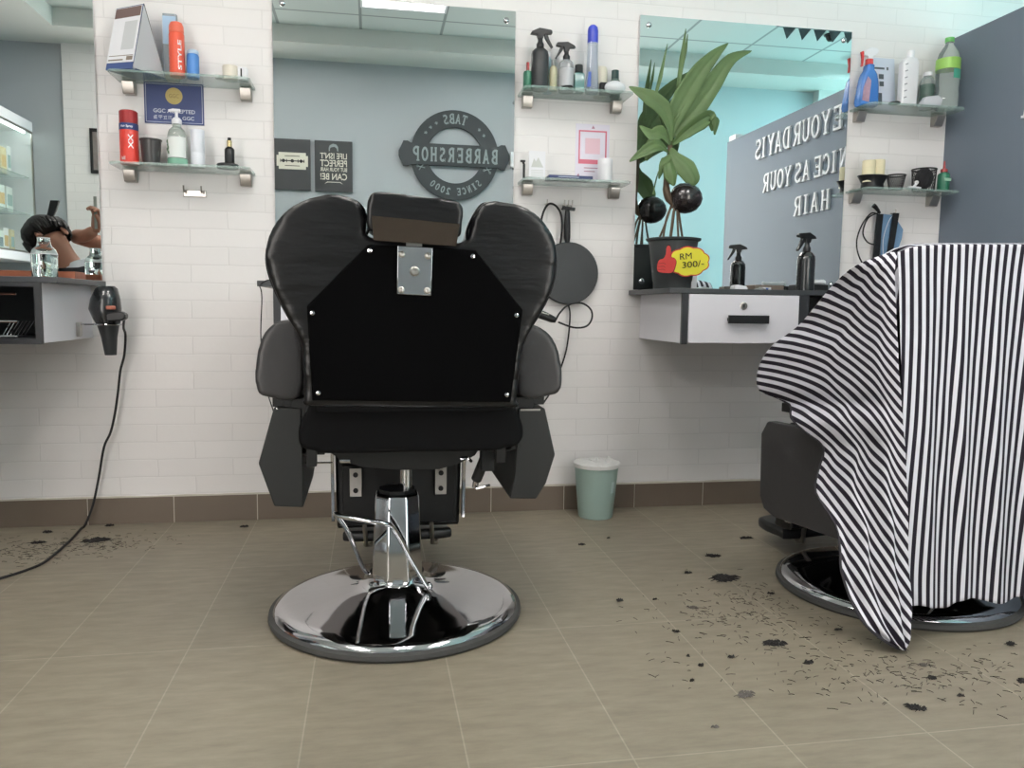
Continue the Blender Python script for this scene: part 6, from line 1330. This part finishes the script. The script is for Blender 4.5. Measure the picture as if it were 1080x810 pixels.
# one continuous body: pelvis root, spine, neck, head, arms, legs (seated, facing the mirror, head tipped)
J = [(-1.36, -1.10, .52), (-1.36, -1.10, .70), (-1.36, -1.07, .86), (-1.375, -1.04, .945), (-1.405, -1.02, .995), (-1.44, -1.00, 1.05), (-1.475, -.985, 1.10), (-1.49, -.98, 1.13),
     (-1.24, -1.08, .90), (-1.17, -1.19, 1.07), (-1.42, -1.12, 1.135), (-1.34, -1.05, 1.130), (-1.287, -1.02, 1.160),
     (-1.50, -1.06, .87), (-1.60, -1.04, .70), (-1.56, -.88, .64), (-1.48, -.80, .62),
     (-1.26, -.98, .52), (-1.25, -.62, .52), (-1.25, -.58, .10), (-1.25, -.47, .05),
     (-1.46, -.98, .52), (-1.47, -.62, .52), (-1.47, -.58, .10), (-1.47, -.47, .05)]
Ed = [(0, 1), (1, 2), (2, 3), (3, 4), (4, 5), (5, 6), (6, 7), (2, 8), (8, 9), (9, 10), (10, 11), (11, 12), (2, 13), (13, 14), (14, 15), (15, 16), (0, 17), (17, 18), (18, 19), (19, 20), (0, 21), (21, 22), (22, 23), (23, 24)]
Rd = [.13, .125, .13, .07, .052, .060, .078, .062, .055, .046, .036, .033, .026, .055, .045, .034, .024, .085, .058, .042, .03, .085, .058, .042, .03]
body = skinned('body', J, Ed, Rd, M_SKIN, per, po)
# head shape, ear and face
hc = Vector((-1.475, -.985, 1.105))
Rh = Matrix.Rotation(math.radians(-50), 3, 'Y') @ Matrix.Rotation(math.radians(25), 3, 'X')
# gown over the torso
gown = MB(); rings = []
for z_, rx_, ry_, ox in ((.45, .23, .20, 0), (.62, .20, .17, 0), (.78, .20, .15, 0), (.90, .215, .155, 0), (.945, .19, .14, -.002), (.974, .125, .12, -.01), (.99, .08, .085, -.02)):
    rings.append([(-1.355+ox+rx_*math.cos(2*math.pi*k/32), -1.08+ry_*math.sin(2*math.pi*k/32), z_) for k in range(32)])
gown.loft(rings, caps=False); g = gown.build('gown', M_SHIRT, per)
sl = MB(); sl.tube([(-1.26, -1.09, .88), (-1.22, -1.13, .95), (-1.18, -1.18, 1.04)], [.078, .07, .062], 16).tube([(-1.49, -1.06, .87), (-1.56, -1.05, .80), (-1.605, -1.03, .70)], [.078, .065, .058], 16)
sl.build('sleeves', M_SHIRT, per)
cl = MB(); rings = []
for r_, z_ in ((.083, .968), (.077, 1.0), (.072, 1.003), (.075, .97)):
    rings.append([(-1.385+r_*math.cos(2*math.pi*k/28), -1.045+r_*.95*math.sin(2*math.pi*k/28), z_+.028*math.cos(2*math.pi*k/28)) for k in range(28)])
cl.loft(rings+[rings[0]], caps=False).build('white_collar', M_WHITE, per)
# hair: cap over the crown, tipped to the left
hr = MB(); hcx = Vector((-1.487, -.992, 1.118)); rings = []
n_, m_ = 36, 20; hv = []
for i in range(m_+1):
    t_ = math.pi*.56*(i+.05)/m_; ring = []
    for k in range(n_):
        a = 2*math.pi*k/n_
        rad = 1.03+.035*math.sin(5*a+3*t_)*math.sin(t_)+.018*math.sin(17*a+4*t_)+.01*math.sin(31*a)
        p = Vector((.098*math.sin(t_)*math.cos(a)*rad, .102*math.sin(t_)*math.sin(a)*rad, .108*math.cos(t_)))
        ring.append(hcx+Rh @ p)
    rings.append(ring)
hr.loft(rings)
for k in range(70):
    a = 2*math.pi*k/70+rr.uniform(-.05, .05); t_ = 1.66+rr.uniform(-.08, .05)
    p = Vector((.098*math.sin(t_)*math.cos(a), .102*math.sin(t_)*math.sin(a), .108*math.cos(t_))); d_ = Vector((p.x, p.y, -abs(p.z)*.4)).normalized()
    hr.tube([hcx+Rh @ (p*.98+Vector((0, 0, .02))), hcx+Rh @ (p*.98), hcx+Rh @ (p*.90-Vector((0, 0, rr.uniform(.015, .04))))], [.012, .010, .002], 6)
hr.build('hair', M_HAIR, per)
# face and ear on the skin, turned to the mirror
fc = MB(); e1 = hc+Rh @ Vector((.074, -.01, -.02))
fc.ball(e1, (.010, .017, .026), 12, 10, Rh)
fc.build('ear', M_SKIN, per)
nf = MB()
nf.loft([[hc+Rh @ Vector(v) for v in ((-.012, .078, .02), (.012, .078, .02), (.016, .080, -.035), (-.016, .080, -.035))], [hc+Rh @ Vector(v) for v in ((-.003, .088, .018), (.003, .088, .018), (.006, .108, -.030), (-.006, .108, -.030))]])
nf.build('nose', M_SKIN, per, bevel=.004)
ey = MB()
for s_ in (-1, 1): ey.ball(hc+Rh @ Vector((s_*.032, .074, .014)), (.012, .008, .006), 12, 8, Rh)
ey.build('eyes', M_BLK, per)
MB().ball(hc+Rh @ Vector((0, .073, -.058)), (.024, .008, .007), 14, 8, Rh).build('lips', mat('lips', (150, 88, 80), .5), per)
# hands: palm, four fingers and a thumb each
def hand(wr, dirv, nrm_, curl, name, s=1.0):
    wr = Vector(wr); dv = Vector(dirv).normalized(); nm_ = Vector(nrm_); nm_ = (nm_-dv*nm_.dot(dv)).normalized(); sd = dv.cross(nm_)
    mb = MB(); pal_ = []
    for t_, w_, th in ((0, .022, .016), (.03, .034, .016), (.065, .041, .014), (.088, .040, .011)):
        pal_.append([wr+dv*t_*s+sd*w_*s*math.cos(2*math.pi*k/16)+nm_*th*s*math.sin(2*math.pi*k/16) for k in range(16)])
    mb.loft(pal_)
    for i, (off, L_) in enumerate(((-.030, .066), (-.010, .076), (.011, .071), (.030, .056))):
        b0 = wr+(dv*.082+sd*off)*s; pts_ = [b0]; a = 0
        for j, fr_ in enumerate((.42, .32, .26)):
            a += curl*(.7+.25*j); pts_.append(pts_[-1]+(dv*math.cos(a)+nm_*math.sin(a))*L_*fr_*s)
        mb.tube(spline(pts_, 3), [.0092*s]*4+[.0085*s]*3+[.0078*s]*2+[.005*s], 10)
    th0 = wr+(dv*.028-sd*.028)*s
    mb.tube(spline([th0, th0+(dv*.022-sd*.016+nm_*.010)*s, th0+(dv*.045-sd*.012+nm_*.026)*s, th0+(dv*.062-sd*.002+nm_*.034)*s], 3), [.011*s]*6+[.009*s]*3+[.006*s], 10)
    return mb.build(name, M_SKIN, per)
hand((-1.288, -1.025, 1.150), (.22, .15, 1), (-.6, .8, 0), .75, 'hand', .95)
hand((-1.485, -.805, .622), (.8, .5, -.1), (0, 0, -1), .35, 'hand', .95)
cb = MB().obox((-1.272, -.985, 1.235), (.014, .004, .15), .1).build('white_comb', mat('pale_comb', (150, 154, 146), .5), bevel=.001)
tag(cb, 'pale grey tail comb held upright in the raised hand, in the left mirror', 'comb')
b2 = MB().loft([[(-1.475+a, -.985+b_, 1.19+c_) for a, b_, c_ in r_] for r_ in (
    [(-.014, -.008, 0), (.010, -.008, 0), (.010, .008, 0), (-.014, .008, 0)], [(.0, -.010, .045), (.034, -.010, .045), (.034, .010, .045), (.0, .010, .045)], [(.012, -.010, .095), (.050, -.010, .095), (.050, .010, .095), (.012, .010, .095)])])
tag(b2.build('hair_brush', M_BLKP, bevel=.003), 'dark curved hair brush standing out of the black hair, in the left mirror', 'brush')
st = thing('salon_stool', (-1.36, -1.02, 0), 'black padded stool under the seated person left of the view', 'stool')
MB().lathe([(.001, 0), (.20, 0), (.205, .02), (.20, .05), (.18, .06), (.001, .062)], (-1.36, -1.05, .325), 36).build('seat', M_LEATHER, st)
MB().tube([(-1.36, -1.05, .03), (-1.36, -1.05, .324)], .025, 16).build('pole', M_CHROME, st)
MB().lathe([(.001, .001), (.22, .001), (.22, .012), (.05, .03), (.001, .03)], (-1.36, -1.05, 0), 40).build('base', M_CHROME, st)
